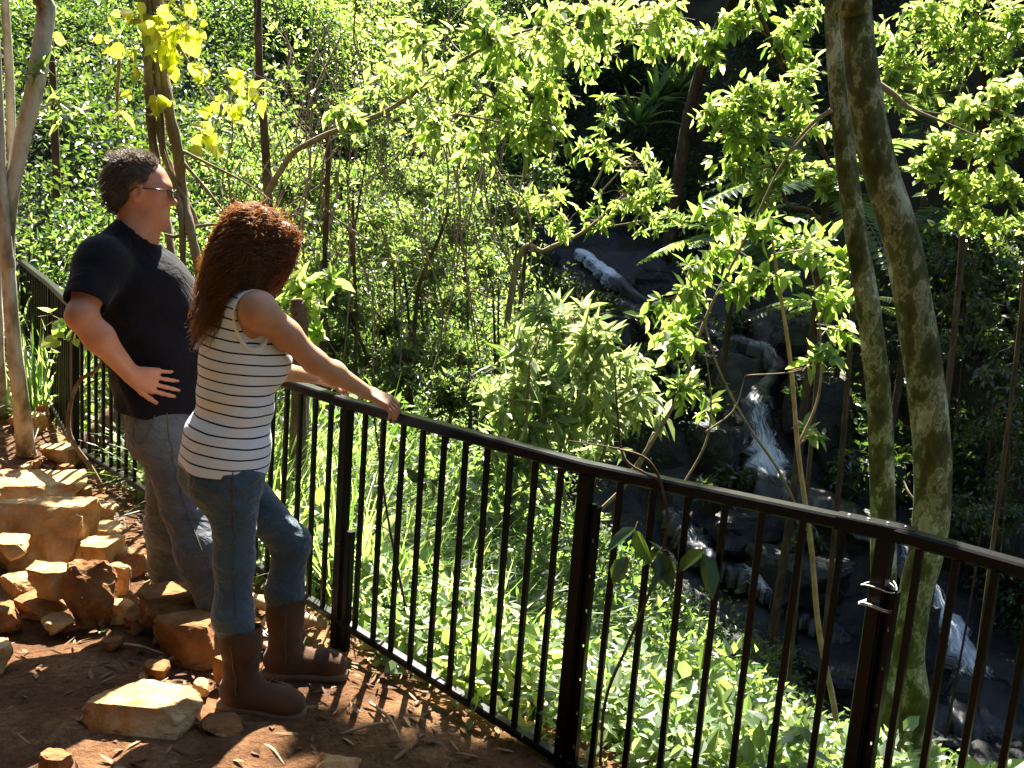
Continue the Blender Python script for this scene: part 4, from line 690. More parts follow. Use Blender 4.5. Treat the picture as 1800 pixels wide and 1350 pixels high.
# ---- tall trees added on the ridge, above the view, to keep the ravine in shade
for i, (x, y, h, lab) in enumerate([(1.3, 22.3, 5.0, 'tree added for shade on the ridge straight above the highest cascade'), (3.2, 21.5, 6.0, 'tall tree added for shade on the ridge above the left of the dark ravine'), (5.6, 21.0, 6.5, 'tall tree added for shade on the ridge in the middle above the ravine'), (8.2, 19.6, 6.0, 'tall tree added for shade on the ridge right of the dark ravine'), (10.5, 17.0, 6.0, 'tall tree added for shade above the right bank of the creek'), (12, 14.2, 5.5, 'tree added for shade on the bank beyond the right edge'), (7.0, 23.5, 6.0, 'tall tree added for shade at the back of the ridge above the ravine'), (9.2, 14.2, 5.0, 'tree added for shade on the slope above the lowest waterfall')]):
    g = foot([x, y]); p = Plant('tree', lab, 'tree', g, 'leaf_dark', 'bark_dark', seed=110 + i, group='shade trees added on the ridge'); p.trunk([g, g + [.2, 0, h * .5], g + [.1, .2, h]], [.16, .12, .05], 10, 30)
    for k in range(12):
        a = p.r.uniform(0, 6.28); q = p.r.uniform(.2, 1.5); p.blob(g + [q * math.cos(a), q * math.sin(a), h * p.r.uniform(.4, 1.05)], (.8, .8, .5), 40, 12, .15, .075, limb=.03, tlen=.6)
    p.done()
# ---- trees added over the creek, crowns out of view, to close off its sky light
for i, (x, y, tx, ty, z, lab) in enumerate([(6.6, 15.0, 5.6, 13.6, 5.6, 'tree added for shade, leaning over the narrow fall from the far bank'), (8.8, 13.0, 7.4, 12.6, 5.4, 'tree added for shade, leaning over the lowest waterfall from the right bank'), (2.6, 18.0, 3.4, 15.6, 6.2, 'tree added for shade, leaning over the upper cascade from the far bank'), (9.5, 10.5, 8.0, 10.0, 4.8, 'tree added for shade on the right bank downstream of the lowest waterfall')]):
    g = foot([x, y]); p = Plant('tree', lab, 'tree', g, 'leaf_dark', 'bark_dark', seed=170 + i, group='shade trees added over the creek'); p.trunk([g, [x * .8 + tx * .2, y * .8 + ty * .2, g[2] * .4 + z * .6], [tx, ty, z]], [.13, .1, .05], 9, 30)
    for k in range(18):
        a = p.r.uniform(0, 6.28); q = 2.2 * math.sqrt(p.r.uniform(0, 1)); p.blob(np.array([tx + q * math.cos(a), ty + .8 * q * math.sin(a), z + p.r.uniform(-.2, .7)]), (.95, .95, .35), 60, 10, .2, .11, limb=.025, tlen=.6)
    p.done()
# ---- unseen forest added behind the path and the viewer to block sky light
for i, (x, y, h, lab) in enumerate([(-1.5, -2.6, 6.5, 'unseen tree added to block sky light, straight behind the viewer'), (-5.2, -1.2, 6.5, 'broad forest tree behind the path at the viewer\'s left'), (2.4, -2.2, 6.5, 'broad forest tree behind the path at the viewer\'s right'), (-6.8, 2.6, 6.0, 'tree added to block sky light left of the rock heap, outside the picture'), (-3.4, -5.2, 8.0, 'unseen tall tree added to block sky light farther behind on the left'), (1.2, -5.5, 8.0, 'unseen tall tree added to block sky light farther behind on the right')]):
    g = foot([x, y]); p = Plant('tree', lab, 'tree', g, 'leaf_dark', 'bark_dark', seed=150 + i, group='unseen trees added behind the path'); p.trunk([g, g + [.1, .1, h * .5], g + [.0, .2, h]], [.2, .15, .06], 10, 30)
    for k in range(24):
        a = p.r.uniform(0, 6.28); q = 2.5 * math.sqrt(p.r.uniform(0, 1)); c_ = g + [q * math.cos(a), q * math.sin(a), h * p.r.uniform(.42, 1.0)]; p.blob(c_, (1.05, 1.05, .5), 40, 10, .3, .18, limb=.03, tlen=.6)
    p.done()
# ------------------------------------------------------------------ growth nobody could count
def scatter(name, label, leaf, xr, yr, n, per, rad, ln, wd, seed, test=None, lift=.5, up=.7, rich=False, margin=330, tint=(0, 1), patchy=False):
    n = int(n * 1.3); r = np.random.default_rng(seed); x = r.uniform(*xr, n * 4); y = r.uniform(*yr, n * 4); z = ground(x, y)
    u, v_, dz = pixel(np.stack([x, y, z + rad * .5], -1)); k = (u > -margin) & (u < 1800 + margin) & (v_ > -margin * 2) & (v_ < 1350 + margin) & (dz > 1)
    if test is not None: k &= test(x, y, u, v_)
    if patchy: k &= wav(x, y, seed, 4, .16, .5) > .05 + r.normal(0, .3, len(x))
    x, y, z = x[k][:n], y[k][:n], z[k][:n]; m_ = len(x); R = rad * r.uniform(.6, 1.3, m_)
    b = ball(m_ * per, r, .3).reshape(m_, per, 3) * R[:, None, None] * [1, 1, .8]; P = np.stack([x, y, z + R * lift], -1)[:, None] + b; P = P.reshape(-1, 3)
    out = unit(b.reshape(-1, 3) + 1e-6); n_ = len(P); D = unit(out * .6 + r.normal(size=(n_, 3)) * .6 + [0, 0, -.15]); Nn = unit(np.array([0, 0, up]) + r.normal(size=(n_, 3)) * .42)
    sc = np.clip(r.normal(1, .25, n_), .5, 1.7) * np.repeat(np.exp(r.normal(0, .28, m_)), per); V, F = leaf_arrays(P, D, Nn, ln * sc, wd * sc, .25, .15, rich)
    bt = np.repeat(r.uniform(-.25, .25, m_), per); t = np.clip(r.normal((tint[0] + tint[1]) / 2, .2, n_) + bt, 0, 1)
    return tag(mk(name, V, F, M[leaf], smooth=False, attrs={'tint': np.tile(t, 2)}), label, 'undergrowth', kind='stuff')
gully = lambda x, y, u, v: (fence_side(x, y) > .25) & (creek_dist(x, y) > .55)
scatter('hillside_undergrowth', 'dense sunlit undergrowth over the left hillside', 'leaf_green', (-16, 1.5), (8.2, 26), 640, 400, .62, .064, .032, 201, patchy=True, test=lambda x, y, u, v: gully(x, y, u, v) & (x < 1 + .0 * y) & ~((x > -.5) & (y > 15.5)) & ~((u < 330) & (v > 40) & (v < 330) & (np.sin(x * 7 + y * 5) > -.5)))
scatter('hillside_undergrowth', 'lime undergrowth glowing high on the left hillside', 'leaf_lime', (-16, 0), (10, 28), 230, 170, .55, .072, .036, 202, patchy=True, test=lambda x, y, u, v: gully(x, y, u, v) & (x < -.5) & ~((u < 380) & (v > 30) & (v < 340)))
scatter('hillside_undergrowth', 'dark glossy undergrowth in patches on the left hillside', 'leaf_gloss', (-16, .5), (8, 24), 330, 260, .6, .07, .036, 213, lambda x, y, u, v: gully(x, y, u, v) & (u < 900) & (v > 20) & (v < 480) & ((u < 420) | (np.sin(x * 3.1 + y * 2.3) > .3)))
scatter('hillside_undergrowth', 'pale lime growth added as a bright veil on the sunny slope at the top centre', 'leaf_lime', (-7, 1.5), (13, 26), 250, 150, .55, .095, .05, 212, patchy=True, test=lambda x, y, u, v: gully(x, y, u, v) & (u > 420) & (u < 980) & (v < 380))  # pale leaves added to carry the bright veil at the top centre
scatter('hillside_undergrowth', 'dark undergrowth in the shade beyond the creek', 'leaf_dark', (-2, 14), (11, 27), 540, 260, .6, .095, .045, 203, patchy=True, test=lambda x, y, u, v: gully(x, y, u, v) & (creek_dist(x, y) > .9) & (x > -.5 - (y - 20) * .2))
scatter('gully_undergrowth', 'mixed small-leaved growth on the slope below the fence', 'leaf_green', (-4, 3), (5, 11), 420, 240, .42, .06, .03, 204, lambda x, y, u, v: gully(x, y, u, v) & (creek_dist(x, y) > 1.2) & (fence_side(x, y) > 1.6))
cover = lambda x, y, u, v: (fence_side(x, y) > .16) & (fence_side(x, y) < 2.6)
scatter('ground_cover', 'bright glossy ground cover on the bank just below the fence', 'leaf_cover', (-2.5, 4.5), (1.6, 7.5), 1150, 75, .2, .055, .032, 205, cover, .55, 1.0, True)
scatter('ground_cover', 'lime ground cover leaves among the grass below the fence', 'leaf_lime', (-4.5, 4.5), (1.6, 9), 260, 40, .22, .065, .04, 206, cover, .6, .9, True)
scatter('gully_undergrowth', 'glossy low growth on the left flat behind the far fence', 'leaf_gloss', (-9, -2), (6.5, 10), 240, 190, .4, .06, .034, 207, lambda x, y, u, v: fence_side(x, y) > .5)
# tangle of thin pale vine stems hanging in the thicket
r = np.random.default_rng(320); mbv = MB()
for k in range(150):
    x = r.uniform(380, 900); y = r.uniform(-40, 420); Y = r.uniform(7.6, 11.5); P = [at(x, y, Y)]; h = r.uniform(.6, 2.2); dx = r.normal(0, .25)
    P = spline([P[0], P[0] + [dx * .5 + r.normal(0, .1), r.normal(0, .1), -h * .4], P[0] + [dx + r.normal(0, .12), r.normal(0, .1), -h * .75], P[0] + [dx * 1.3, 0, -h]], 14); mbv.add(*tube(P, r.uniform(.003, .009), 4, False))
V, F = mbv.out(); tag(mk('vine_tangle', V, F, M['twig']), 'thin pale vine stems hanging through the sunlit thicket', 'vines', kind='stuff')
# long grass behind the woman
r = np.random.default_rng(300); gp = Plant('long_grass', 'long arching green grass behind the fence at the woman\'s knees', 'grass', foot(at(600, 900, 4.8), 0), 'leaf_grass', seed=301); gp.o['kind'] = 'stuff'
for k in range(95):
    x = r.uniform(-2.2, .35); y = r.uniform(4.2, 6.6)
    if fence_side(np.array([x]), np.array([y]))[0] < .25 or x > -.9 + (6.2 - y) * .7: continue
    gp.strap([x, y, gz((x, y))], 55, r.uniform(.6, .95), .013, 1.0, .6, 5, .12, aim=(.5, -.25))
V, F = gp.lv.out(); t = np.concatenate(gp.nl); C.objects.unlink(gp.o)
tag(mk('long_grass', V, F, M['leaf_grass'], smooth=False, attrs={'tint': t}), 'long arching green grass behind the fence at the woman\'s knees', 'grass', kind='stuff')
# fallen leaves, bark flakes on the path
r = np.random.default_rng(310); n = 9500; x = r.uniform(-4.5, 1.2, n); y = r.uniform(1.6, 7.5, n); k = (fence_side(x, y) < .35); x, y = x[k], y[k]; n = len(x)
a = r.uniform(0, 6.28, n); D = np.stack([np.cos(a), np.sin(a), r.normal(0, .18, n)], -1); Nn = unit(np.array([0, 0, 1.0]) + r.normal(size=(n, 3)) * .3)
V, F = leaf_arrays(np.stack([x, y, ground(x, y) + r.uniform(.004, .02, n)], -1), D, Nn, r.uniform(.3, 1, n)**1.5 * .085 + .014, r.uniform(.006, .026, n), .5, -.12, True)
tag(mk('leaf_litter', V, F, M['leaf_litter'], smooth=False, attrs={'tint': np.tile(r.uniform(0, 1, n)**1.6, 2)}), 'dry brown leaves and bark flakes strewn over the path', 'leaf litter', kind='stuff')
for i, (x, y, lab) in enumerate([(15, 1265, 'fresh green leaf lying at the left edge of the soil'), (20, 1302, 'fresh green leaf near the bottom left corner'), (178, 1105, 'tiny green seedling beside the upright rough stone')]):
    g = on(x, y, .015); pl = Plant('fallen_leaf' if i < 2 else 'seedling', lab, 'leaf' if i < 2 else 'seedling', g, 'leaf_lime', seed=400 + i)
    for q in range(2 if i < 2 else 7): V, F = leaf_arrays(g[None] + pl.r.normal(size=(1, 3)) * [.01, .01, 0], unit(pl.r.normal(size=(1, 3)) * [1, 1, .1]), np.array([[0, 0, 1.0]]), np.array([.08 if i < 2 else .03]), np.array([.03 if i < 2 else .014]), .2, .05, True); pl.lv.add(V, F); pl.nl.append(np.full(2, .5))
    pl.done('blade')
# ------------------------------------------------------------------ people: smooth-blended solids, meshed as one skin
class SDF:
    def __init__(s, lo, hi, h):
        s.lo = np.asarray(lo, float); s.h = h; s.n = np.ceil((np.asarray(hi) - s.lo) / h).astype(int) + 1; s.f = np.full(s.n, .3, np.float32)
    def box_(s, lo, hi):
        a = np.clip(np.floor((np.asarray(lo) - s.lo) / s.h).astype(int), 0, s.n - 1); b = np.clip(np.ceil((np.asarray(hi) - s.lo) / s.h).astype(int) + 1, 1, s.n); return a, b
    def grid_(s, a, b):
        return [(s.lo[i] + np.arange(a[i], b[i]) * s.h).astype(np.float32).reshape([-1 if j == i else 1 for j in range(3)]) for i in range(3)]
    def blend(s, fn, lo, hi, k, op='add'):
        a, b = s.box_(np.asarray(lo) - k - .05, np.asarray(hi) + k + .05)
        if (b <= a).any(): return
        X, Y, Z = s.grid_(a, b); d = fn(X, Y, Z); sl = tuple(slice(i, j) for i, j in zip(a, b)); f = s.f[sl]
        if op == 'add':
            hh = np.maximum(k - np.abs(f - d), 0) / k; s.f[sl] = np.minimum(f, d) - hh * hh * k * .25
        elif op == 'sub':
            d = -d; hh = np.maximum(k - np.abs(f - d), 0) / k; s.f[sl] = np.maximum(f, d) + hh * hh * k * .25
    def cone(s, p, q, r0, r1, k=.03, op='add', sx=None):
        """tapered limb from p to q"""
        p = np.asarray(p, float); q = np.asarray(q, float); pq = q - p; l2 = max(pq @ pq, 1e-9)
        def fn(X, Y, Z):
            t = np.clip(((X - p[0]) * pq[0] + (Y - p[1]) * pq[1] + (Z - p[2]) * pq[2]) / l2, 0, 1)
            return np.sqrt((X - p[0] - t * pq[0])**2 + (Y - p[1] - t * pq[1])**2 + (Z - p[2] - t * pq[2])**2) - (r0 + (r1 - r0) * t)
        R = max(r0, r1); s.blend(fn, np.minimum(p, q) - R, np.maximum(p, q) + R, k, op)
    def chain(s, P, R, k=.03):
        for i in range(len(P) - 1): s.cone(P[i], P[i + 1], R[i], R[i + 1], k)
    def ell(s, c, r, A=None, k=.03, op='add'):
        """ellipsoid; A rows = local axes"""
        c = np.asarray(c, float); r = np.asarray(r, float); A = np.eye(3) if A is None else np.asarray(A, float); R = r.max()
        def fn(X, Y, Z):
            x, y, z = X - c[0], Y - c[1], Z - c[2]; l = [(A[i, 0] * x + A[i, 1] * y + A[i, 2] * z) / r[i] for i in range(3)]
            k0 = np.sqrt(l[0]**2 + l[1]**2 + l[2]**2); k1 = np.sqrt((l[0] / r[0])**2 + (l[1] / r[1])**2 + (l[2] / r[2])**2); return k0 * (k0 - 1) / np.maximum(k1, 1e-4)
        s.blend(fn, c - R, c + R, k, op)
    def sub(s, f, k=.01): hh = np.maximum(k - np.abs(s.f + f), 0) / k; s.f = np.maximum(s.f, -f) + hh * hh * k * .25
    def full(s): return s.grid_([0, 0, 0], s.n)
    def mesh(s):
        f = s.f; S = f < 0; nx, ny, nz = f.shape
        cnt = sum(S[i:nx - 1 + i, j:ny - 1 + j, k:nz - 1 + k].astype(np.int8) for i in (0, 1) for j in (0, 1) for k in (0, 1))
        I = np.argwhere((cnt > 0) & (cnt < 8)); idx = np.full((nx - 1, ny - 1, nz - 1), -1, np.int32); idx[tuple(I.T)] = np.arange(len(I))
        cor = [(i, j, k) for i in (0, 1) for j in (0, 1) for k in (0, 1)]; acc = np.zeros((len(I), 3)); w = np.zeros(len(I))
        val = {c: f[I[:, 0] + c[0], I[:, 1] + c[1], I[:, 2] + c[2]].astype(float) for c in cor}
        for a in cor:
            for ax in range(3):
                if a[ax]: continue
                b = tuple(1 if i == ax else a[i] for i in range(3)); fa, fb_ = val[a], val[b]; m_ = (fa < 0) != (fb_ < 0); t = np.where(m_, fa / np.where(m_, fa - fb_, 1), 0)
                q = np.tile(np.array(a, float), (len(I), 1)); q[:, ax] = t; acc += q * m_[:, None]; w += m_
        V = s.lo + (I + acc / w[:, None]) * s.h; Q = []
        for ax in range(3):
            o = [(1, 2), (2, 0), (0, 1)][ax]; A = np.moveaxis(S, ax, 0); E = np.argwhere(A[1:] != A[:-1])
            g = np.empty_like(E); oth = [i for i in range(3) if i != ax]; g[:, ax] = E[:, 0]; g[:, oth[0]] = E[:, 1]; g[:, oth[1]] = E[:, 2]
            ok = np.all([(g[:, i] > 0) & (g[:, i] < f.shape[i] - 1) for i in oth], 0); g = g[ok]
            d1 = np.zeros(3, int); d2 = np.zeros(3, int); d1[o[0]] = 1; d2[o[1]] = 1
            q = np.stack([idx[tuple((g - d1 - d2).T)], idx[tuple((g - d2).T)], idx[tuple(g.T)], idx[tuple((g - d1).T)]], -1)
            ins = S[tuple(g.T)]; q[~ins] = q[~ins, ::-1]; Q.append(q)
        Q = np.concatenate(Q); return V, Q[(Q >= 0).all(1)]
def axes(fwd, upv=(0, 0, 1)):
    f = unit(np.asarray(fwd, float)); u = unit(np.asarray(upv, float) - f * (np.asarray(upv, float) @ f)); return f, np.cross(f, u), u       # forward, right, up
def hand(S, wrist, palm_dir, across, back, length, curls, spread, thumb, k=.006):
    """palm and five jointed fingers; back = normal of the back of the hand, across = towards the thumb side"""
    d = unit(np.asarray(palm_dir, float)); a = unit(np.asarray(across, float) - d * (np.asarray(across, float) @ d)); n = unit(np.cross(d, a)); n = n if n @ np.asarray(back) > 0 else -n
    L = length; w = np.asarray(wrist, float)
    for e in (-.30, -.1, .1, .30): S.cone(w + a * e * L * .28, w + d * L * .46 + a * e * L * .66, L * .085, L * .072, .012)
    for i, (o, ln) in enumerate(((.30, .47), (.10, .52), (-.10, .48), (-.29, .38))):
        dd = unit(d + a * spread[i]); p = w + d * L * .44 + a * o * L * .66; c = curls[i]; R = L * (.050 - .003 * i); segs = (.46, .3, .24); ang = 0
        for j, sg in enumerate(segs):
            ang += c * (.5, .8, .6)[j]; q = p + (dd * math.cos(ang) - n * math.sin(ang)) * ln * L * sg; S.cone(p, q, R, R * (.92, .9, .8)[j], k); p = q; R *= (.92, .9, .8)[j]
    td = unit(a * thumb[0] + d * thumb[1] - n * thumb[2]); p = w + d * L * .1 + a * L * .16; q = p + td * L * .24; S.cone(p, q, L * .075, L * .058, .014); q2 = q + unit(td + d * .5) * L * .19; S.cone(q, q2, L * .056, L * .05, k); S.cone(q2, q2 + unit(td + d * .7) * L * .14, L * .05, L * .042, k)
def head(S, c, f, r, u, H, male=True):
    """skull, jaw and face; c = head centre, H = chin to crown"""
    A = np.array([f, r, u]); o = lambda x, y, z: c + (f * x + r * y + u * z) * H
    S.ell(o(-.06, 0, .12), np.array([.43, .335, .375]) * H, A, .02); S.ell(o(.1, 0, -.1), np.array([.26, .27, .34]) * H, A, .05)
    S.ell(o(.17, 0, -.33), np.array([.17, .20, .13]) * H, A, .05); S.ell(o(.33, 0, -.42), np.array([.075, .085, .065]) * H, A, .03)          # jaw, chin
    S.ell(o(.325, 0, .11), np.array([.06, .2, .045]) * H, A, .03)                                                                              # brow
    S.cone(o(.335, 0, .05), o(.47, 0, -.11), .028 * H, .04 * H, .012); S.ell(o(.41, 0, -.14), np.array([.06, .066, .035]) * H, A, .012)      # nose
    for e in (-1, 1):
        S.ell(o(.335, e * .13, .02), np.array([.05, .075, .045]) * H, A, .012, 'sub'); S.ell(o(.30, e * .135, .018), np.array([.055, .06, .045]) * H, A, .006)   # sockets, eyes
        S.ell(o(.24, e * .2, -.08), np.array([.09, .07, .08]) * H, A, .04)                                                                    # cheeks
        S.ell(o(-.04, e * .335, -.03), np.array([.085, .035, .135]) * H, np.array([unit(f - .25 * u), unit(r + .25 * e * -f), unit(u + .25 * f)]), .008); S.ell(o(-.03, e * .375, -.02), np.array([.045, .03, .075]) * H, A, .006, 'sub')   # ears
    S.ell(o(.37, 0, -.235), np.array([.05, .095, .028]) * H, A, .01); S.ell(o(.36, 0, -.298), np.array([.05, .085, .03]) * H, A, .01); S.cone(o(.425, -.09, -.266), o(.425, .09, -.266), .012 * H, .012 * H, .005, 'sub')   # lips
def skin_mat(name, base, sub):
    m, N, L, B = mat_new(name); v = mapping(N, L); t = noise_tex(N, L, 9, 5, .6, v); r = ramp(N, [(.35, base), (.65, sub)]); L.new(t.outputs['Fac'], r.inputs['Fac']); L.new(r.outputs['Color'], B.inputs['Base Color'])
    B.inputs['Roughness'].default_value = .5; B.inputs['Specular IOR Level'].default_value = .4; B.inputs['Subsurface Weight'].default_value = .12; B.inputs['Subsurface Radius'].default_value = (.012, .004, .002); B.inputs['Subsurface Scale'].default_value = 1.0
    t2 = noise_tex(N, L, 220, 3, .5, v); b = N.new('ShaderNodeBump'); b.inputs['Strength'].default_value = .12; b.inputs['Distance'].default_value = .002; L.new(t2.outputs['Fac'], b.inputs['Height']); L.new(b.outputs['Normal'], B.inputs['Normal']); return m
M['skin_man'] = skin_mat('skin_man', (0.42, 0.165, 0.085), (0.54, 0.24, 0.135)); M['skin_woman'] = skin_mat('skin_woman', (0.42, 0.19, 0.1), (0.52, 0.265, 0.15))
def cloth(name, c0, c1, scale=6, rough=.9, weave=420, wr=.5, wd=.012, wscale=9, stretch=(1, 1, 1), sheen=.3):
    m, N, L, B = mat_new(name); v = mapping(N, L, stretch); t = noise_tex(N, L, scale, 6, .6, v); r = ramp(N, [(.32, c0), (.68, c1)]); L.new(t.outputs['Fac'], r.inputs['Fac']); L.new(r.outputs['Color'], B.inputs['Base Color'])
    B.inputs['Roughness'].default_value = rough; B.inputs['Specular IOR Level'].default_value = .15; B.inputs['Sheen Weight'].default_value = sheen
    t2 = noise_tex(N, L, wscale, 4, .55, v, .8); b = N.new('ShaderNodeBump'); b.inputs['Strength'].default_value = wr; b.inputs['Distance'].default_value = wd; L.new(t2.outputs['Fac'], b.inputs['Height'])
    t3 = noise_tex(N, L, weave, 2, .5, mapping(N, L)); b2 = N.new('ShaderNodeBump'); b2.inputs['Strength'].default_value = .25; b2.inputs['Distance'].default_value = .002; L.new(t3.outputs['Fac'], b2.inputs['Height']); L.new(b.outputs['Normal'], b2.inputs['Normal']); L.new(b2.outputs['Normal'], B.inputs['Normal'])
    return m, N, L, B, r
M['black_shirt'] = cloth('black_cotton', (0.0045, 0.004, 0.006), (0.008, 0.007, 0.011), wr=.8, wd=.03, wscale=6, sheen=.06)[0]
M['jeans_man'] = cloth('washed_denim', (0.05, 0.056, 0.066), (0.115, 0.128, 0.145), 3.5, wr=.9, wd=.03, wscale=12, stretch=(1, 1, 1.9))[0]
M['jeans_woman'] = cloth('blue_denim', (0.032, 0.055, 0.08), (0.07, 0.11, 0.145), 3.5, wr=.85, wd=.025, wscale=12, stretch=(1, 1, 1.9))[0]
M['suede'] = cloth('brown_suede', (0.055, 0.026, 0.013), (0.1, 0.05, 0.026), 7, wr=.6, wd=.012, wscale=9, sheen=.12)[0]
M['sole'] = noisy('boot_sole', [(.3, (.11, .065, .04)), (.7, (.17, .1, .06))], 20, .8, .3, 80, .003)
M['hem'] = noisy('seam_stitching', [(.3, (.07, .06, .045)), (.7, (.12, .1, .07))], 60, .9, 0)
M['black_plastic'] = noisy('spectacle_frame', [(.3, (.012, .012, .012)), (.7, (.02, .02, .02))], 30, .3, 0, spec=.5)
m, N, L, B = mat_new('lens_glass'); B.inputs['Base Color'].default_value = (.95, .97, .97, 1); B.inputs['Transmission Weight'].default_value = 1; B.inputs['Roughness'].default_value = .02; B.inputs['IOR'].default_value = 1.1; M['glass'] = m
def hair_mat(name, dark, light, trans, tf=.35):
    m, N, L, B = mat_new(name); a_ = N.new('ShaderNodeAttribute'); a_.attribute_name = 'tint'; r = ramp(N, [(0, dark), (1, light)]); L.new(a_.outputs['Fac'], r.inputs['Fac']); L.new(r.outputs['Color'], B.inputs['Base Color'])
    B.inputs['Roughness'].default_value = .5; B.inputs['Specular IOR Level'].default_value = .4; T = N.new('ShaderNodeBsdfTranslucent'); T.inputs['Color'].default_value = (*trans, 1); mx = N.new('ShaderNodeMixShader'); mx.inputs['Fac'].default_value = tf
    L.new(B.outputs['BSDF'], mx.inputs[1]); L.new(T.outputs['BSDF'], mx.inputs[2]); L.new(mx.outputs['Shader'], N['Material Output'].inputs['Surface']); return m
M['hair_auburn'] = hair_mat('auburn_hair', (.045, .018, .007), (.3, .15, .055), (.95, .55, .18), .42); M['hair_brown'] = hair_mat('brown_hair', (.06, .038, .023), (.22, .155, .1), (.4, .26, .15), .25)
def strands(P, R, n=3):
    """many hair strands at once: P (s,k,3), R (k,)"""
    s_, k_ = P.shape[:2]; T = unit(np.gradient(P, axis=1)); X = unit(np.cross(T, np.array([.3, .5, .81]))); Y = np.cross(T, X); a = np.arange(n) * 2 * np.pi / n
    V = P[:, :, None] + R[None, :, None, None] * (np.cos(a)[None, None, :, None] * X[:, :, None] + np.sin(a)[None, None, :, None] * Y[:, :, None])
    b = (np.arange(s_) * k_ * n)[:, None, None] + (np.arange(k_ - 1) * n)[None, :, None]; j = np.arange(n)[None, None]; k2 = (j + 1) % n
    return V.reshape(-1, 3), np.stack([b + j, b + k2, b + n + k2, b + n + j], -1).reshape(-1, 4)

# ================================================= the woman
WF, WR, WU = axes((.84, .54, 0)); W0 = on(440, 1235); wb = np.array([W0[0], W0[1], 0.0])
wsh_r = at(452, 538, 3.10); wsh_l = wsh_r - WR * .31 + WU * .005; wmid = (wsh_r + wsh_l) / 2
wpel = at(398, 800, 3.24); wlean = unit(wmid - wpel)
wh_r = wpel + WR * .085 - WU * .06; wh_l = wpel - WR * .085 - WU * .06
wkn_r = at(412, 985, 3.14); wan_r = on(430, 1198, .1)
wkn_l = at(512, 955, 3.40); wan_l = on(506, 1142, .1)
wel_r = at(553, 636, 3.22); wwr_r = at(645, 690, 3.46); wel_l = wsh_l + WF * .12 - WR * .03 - WU * .26; wwr_l = at(556, 664, 3.78)
wneck = wmid + WU * .06 - WF * .01; whc = at(458, 430, 3.27); hF, hR, hU = axes((.86, .5, -.1))
def woman_core(S, g=0.0):
    """torso and limbs, g = how much a garment stands off"""
    A = np.array([WF, WR, wlean]); T = lambda x, y, z: wpel + WF * x + WR * y + wlean * z; Lt = np.linalg.norm(wmid - wpel)
    S.ell(T(.01, 0, -.03), (.108 + g, .142 + g, .13 + g), A, .06); S.ell(T(-.035, .068, -.08), (.093 + g, .08 + g, .097 + g), A, .05); S.ell(T(-.035, -.068, -.08), (.093 + g, .08 + g, .097 + g), A, .05)
    S.ell(T(.012, 0, Lt * .34), (.11 + g, .136 + g, .18 + g), A, .08); S.ell(T(.01, 0, Lt * .68), (.112 + g, .142 + g, .17 + g), A, .07)
    S.ell(T(.09, .065, Lt * .64), (.06 + g, .07 + g, .065 + g), A, .05); S.ell(T(.09, -.065, Lt * .64), (.06 + g, .07 + g, .065 + g), A, .05)
    S.cone(wsh_r - WU * .02, wsh_l - WU * .02, .055 + g, .055 + g, .07)
def woman_legs(S, g=0.0, k=.05):
    S.chain([wh_r, wkn_r, wkn_r * .55 + wan_r * .45 - WF * .02, wan_r], [.084 + g, .054 + g, .055 + g, .036 + g], k); S.chain([wh_l, wkn_l, wkn_l * .55 + wan_l * .45 - WF * .02, wan_l], [.085 + g, .056 + g, .055 + g, .036 + g], k)
def woman_arms(S, g=0):
    S.chain([wsh_r, wsh_r * .5 + wel_r * .5, wel_r, wel_r * .65 + wwr_r * .35, wwr_r], [.05 + g, .043 + g, .036 + g, .037 + g, .024 + g], .03); S.chain([wsh_l, wel_l, wel_l * .65 + wwr_l * .35, wwr_l], [.049 + g, .036 + g, .036 + g, .024 + g], .03)
woman = thing('person', 'person in a black-striped white tank top, jeans and brown boots, leaning on the rail', 'person', wb)
allp = np.array([wpel, wsh_r, wsh_l, wan_r, wan_l, wkn_l, wwr_r, wwr_l, whc]); lo, hi = allp.min(0) - .26, allp.max(0) + .26; lo[2] = 0.0
S = SDF(lo, hi, .0052); woman_core(S); woman_legs(S); woman_arms(S)
S.cone(wneck - WU * .05, whc - hU * .06 - hF * .02, .052, .05, .04); head(S, whc, hF, hR, hU, .218, False)
for wr_, el_ in ((wwr_r, wel_r), (wwr_l, wel_l)):
    fd = unit(np.array([FENCE[2][0] - FENCE[3][0], FENCE[2][1] - FENCE[3][1], 0])); pd = unit(unit(wr_ - el_) * .6 + fd * .8 + [0, 0, .05])
    wz = wr_.copy(); hand(S, wz, pd + [0, 0, -.10], np.array([-fd[1], fd[0], 0]) * (1), [0, 0, 1], .175, (.75, .8, .85, .95), (.05, .01, -.03, -.08), (.7, .8, .35))
V, F = S.mesh(); mk('body', V, F, M['skin_woman'], woman)
# jeans
jlo, jhi = np.array([*lo[:2], .2]), np.array([*hi[:2], wpel[2] + .12]); S = SDF(jlo, jhi, .0058); woman_core(S, .008)
woman_legs(S, .007, .04); X, Y, Z = S.full()
for kn, hp, an in ((wkn_r, wh_r, wan_r), (wkn_l, wh_l, wan_l)):
    dk = np.sqrt((X - kn[0])**2 + (Y - kn[1])**2 + (Z - kn[2])**2); S.f += (-.0022 * np.sin((Z - .5 * X * WF[0]) * 170 + 3.5 * np.sin(Y * 40 + X * 30)) * np.exp(-(dk / .1)**2)).astype(np.float32)
    dh = np.sqrt((X - hp[0])**2 + (Y - hp[1])**2 + (Z - hp[2])**2); S.f += (-.003 * np.sin((Z + .5 * X) * 95 + 2 * np.sin(X * 22)) * np.exp(-(dh / .14)**2)).astype(np.float32)
S.f += (-.0009 * np.sin(Z * 150 + 5 * np.sin(X * 30 + Y * 20))).astype(np.float32) * (Z < .62)
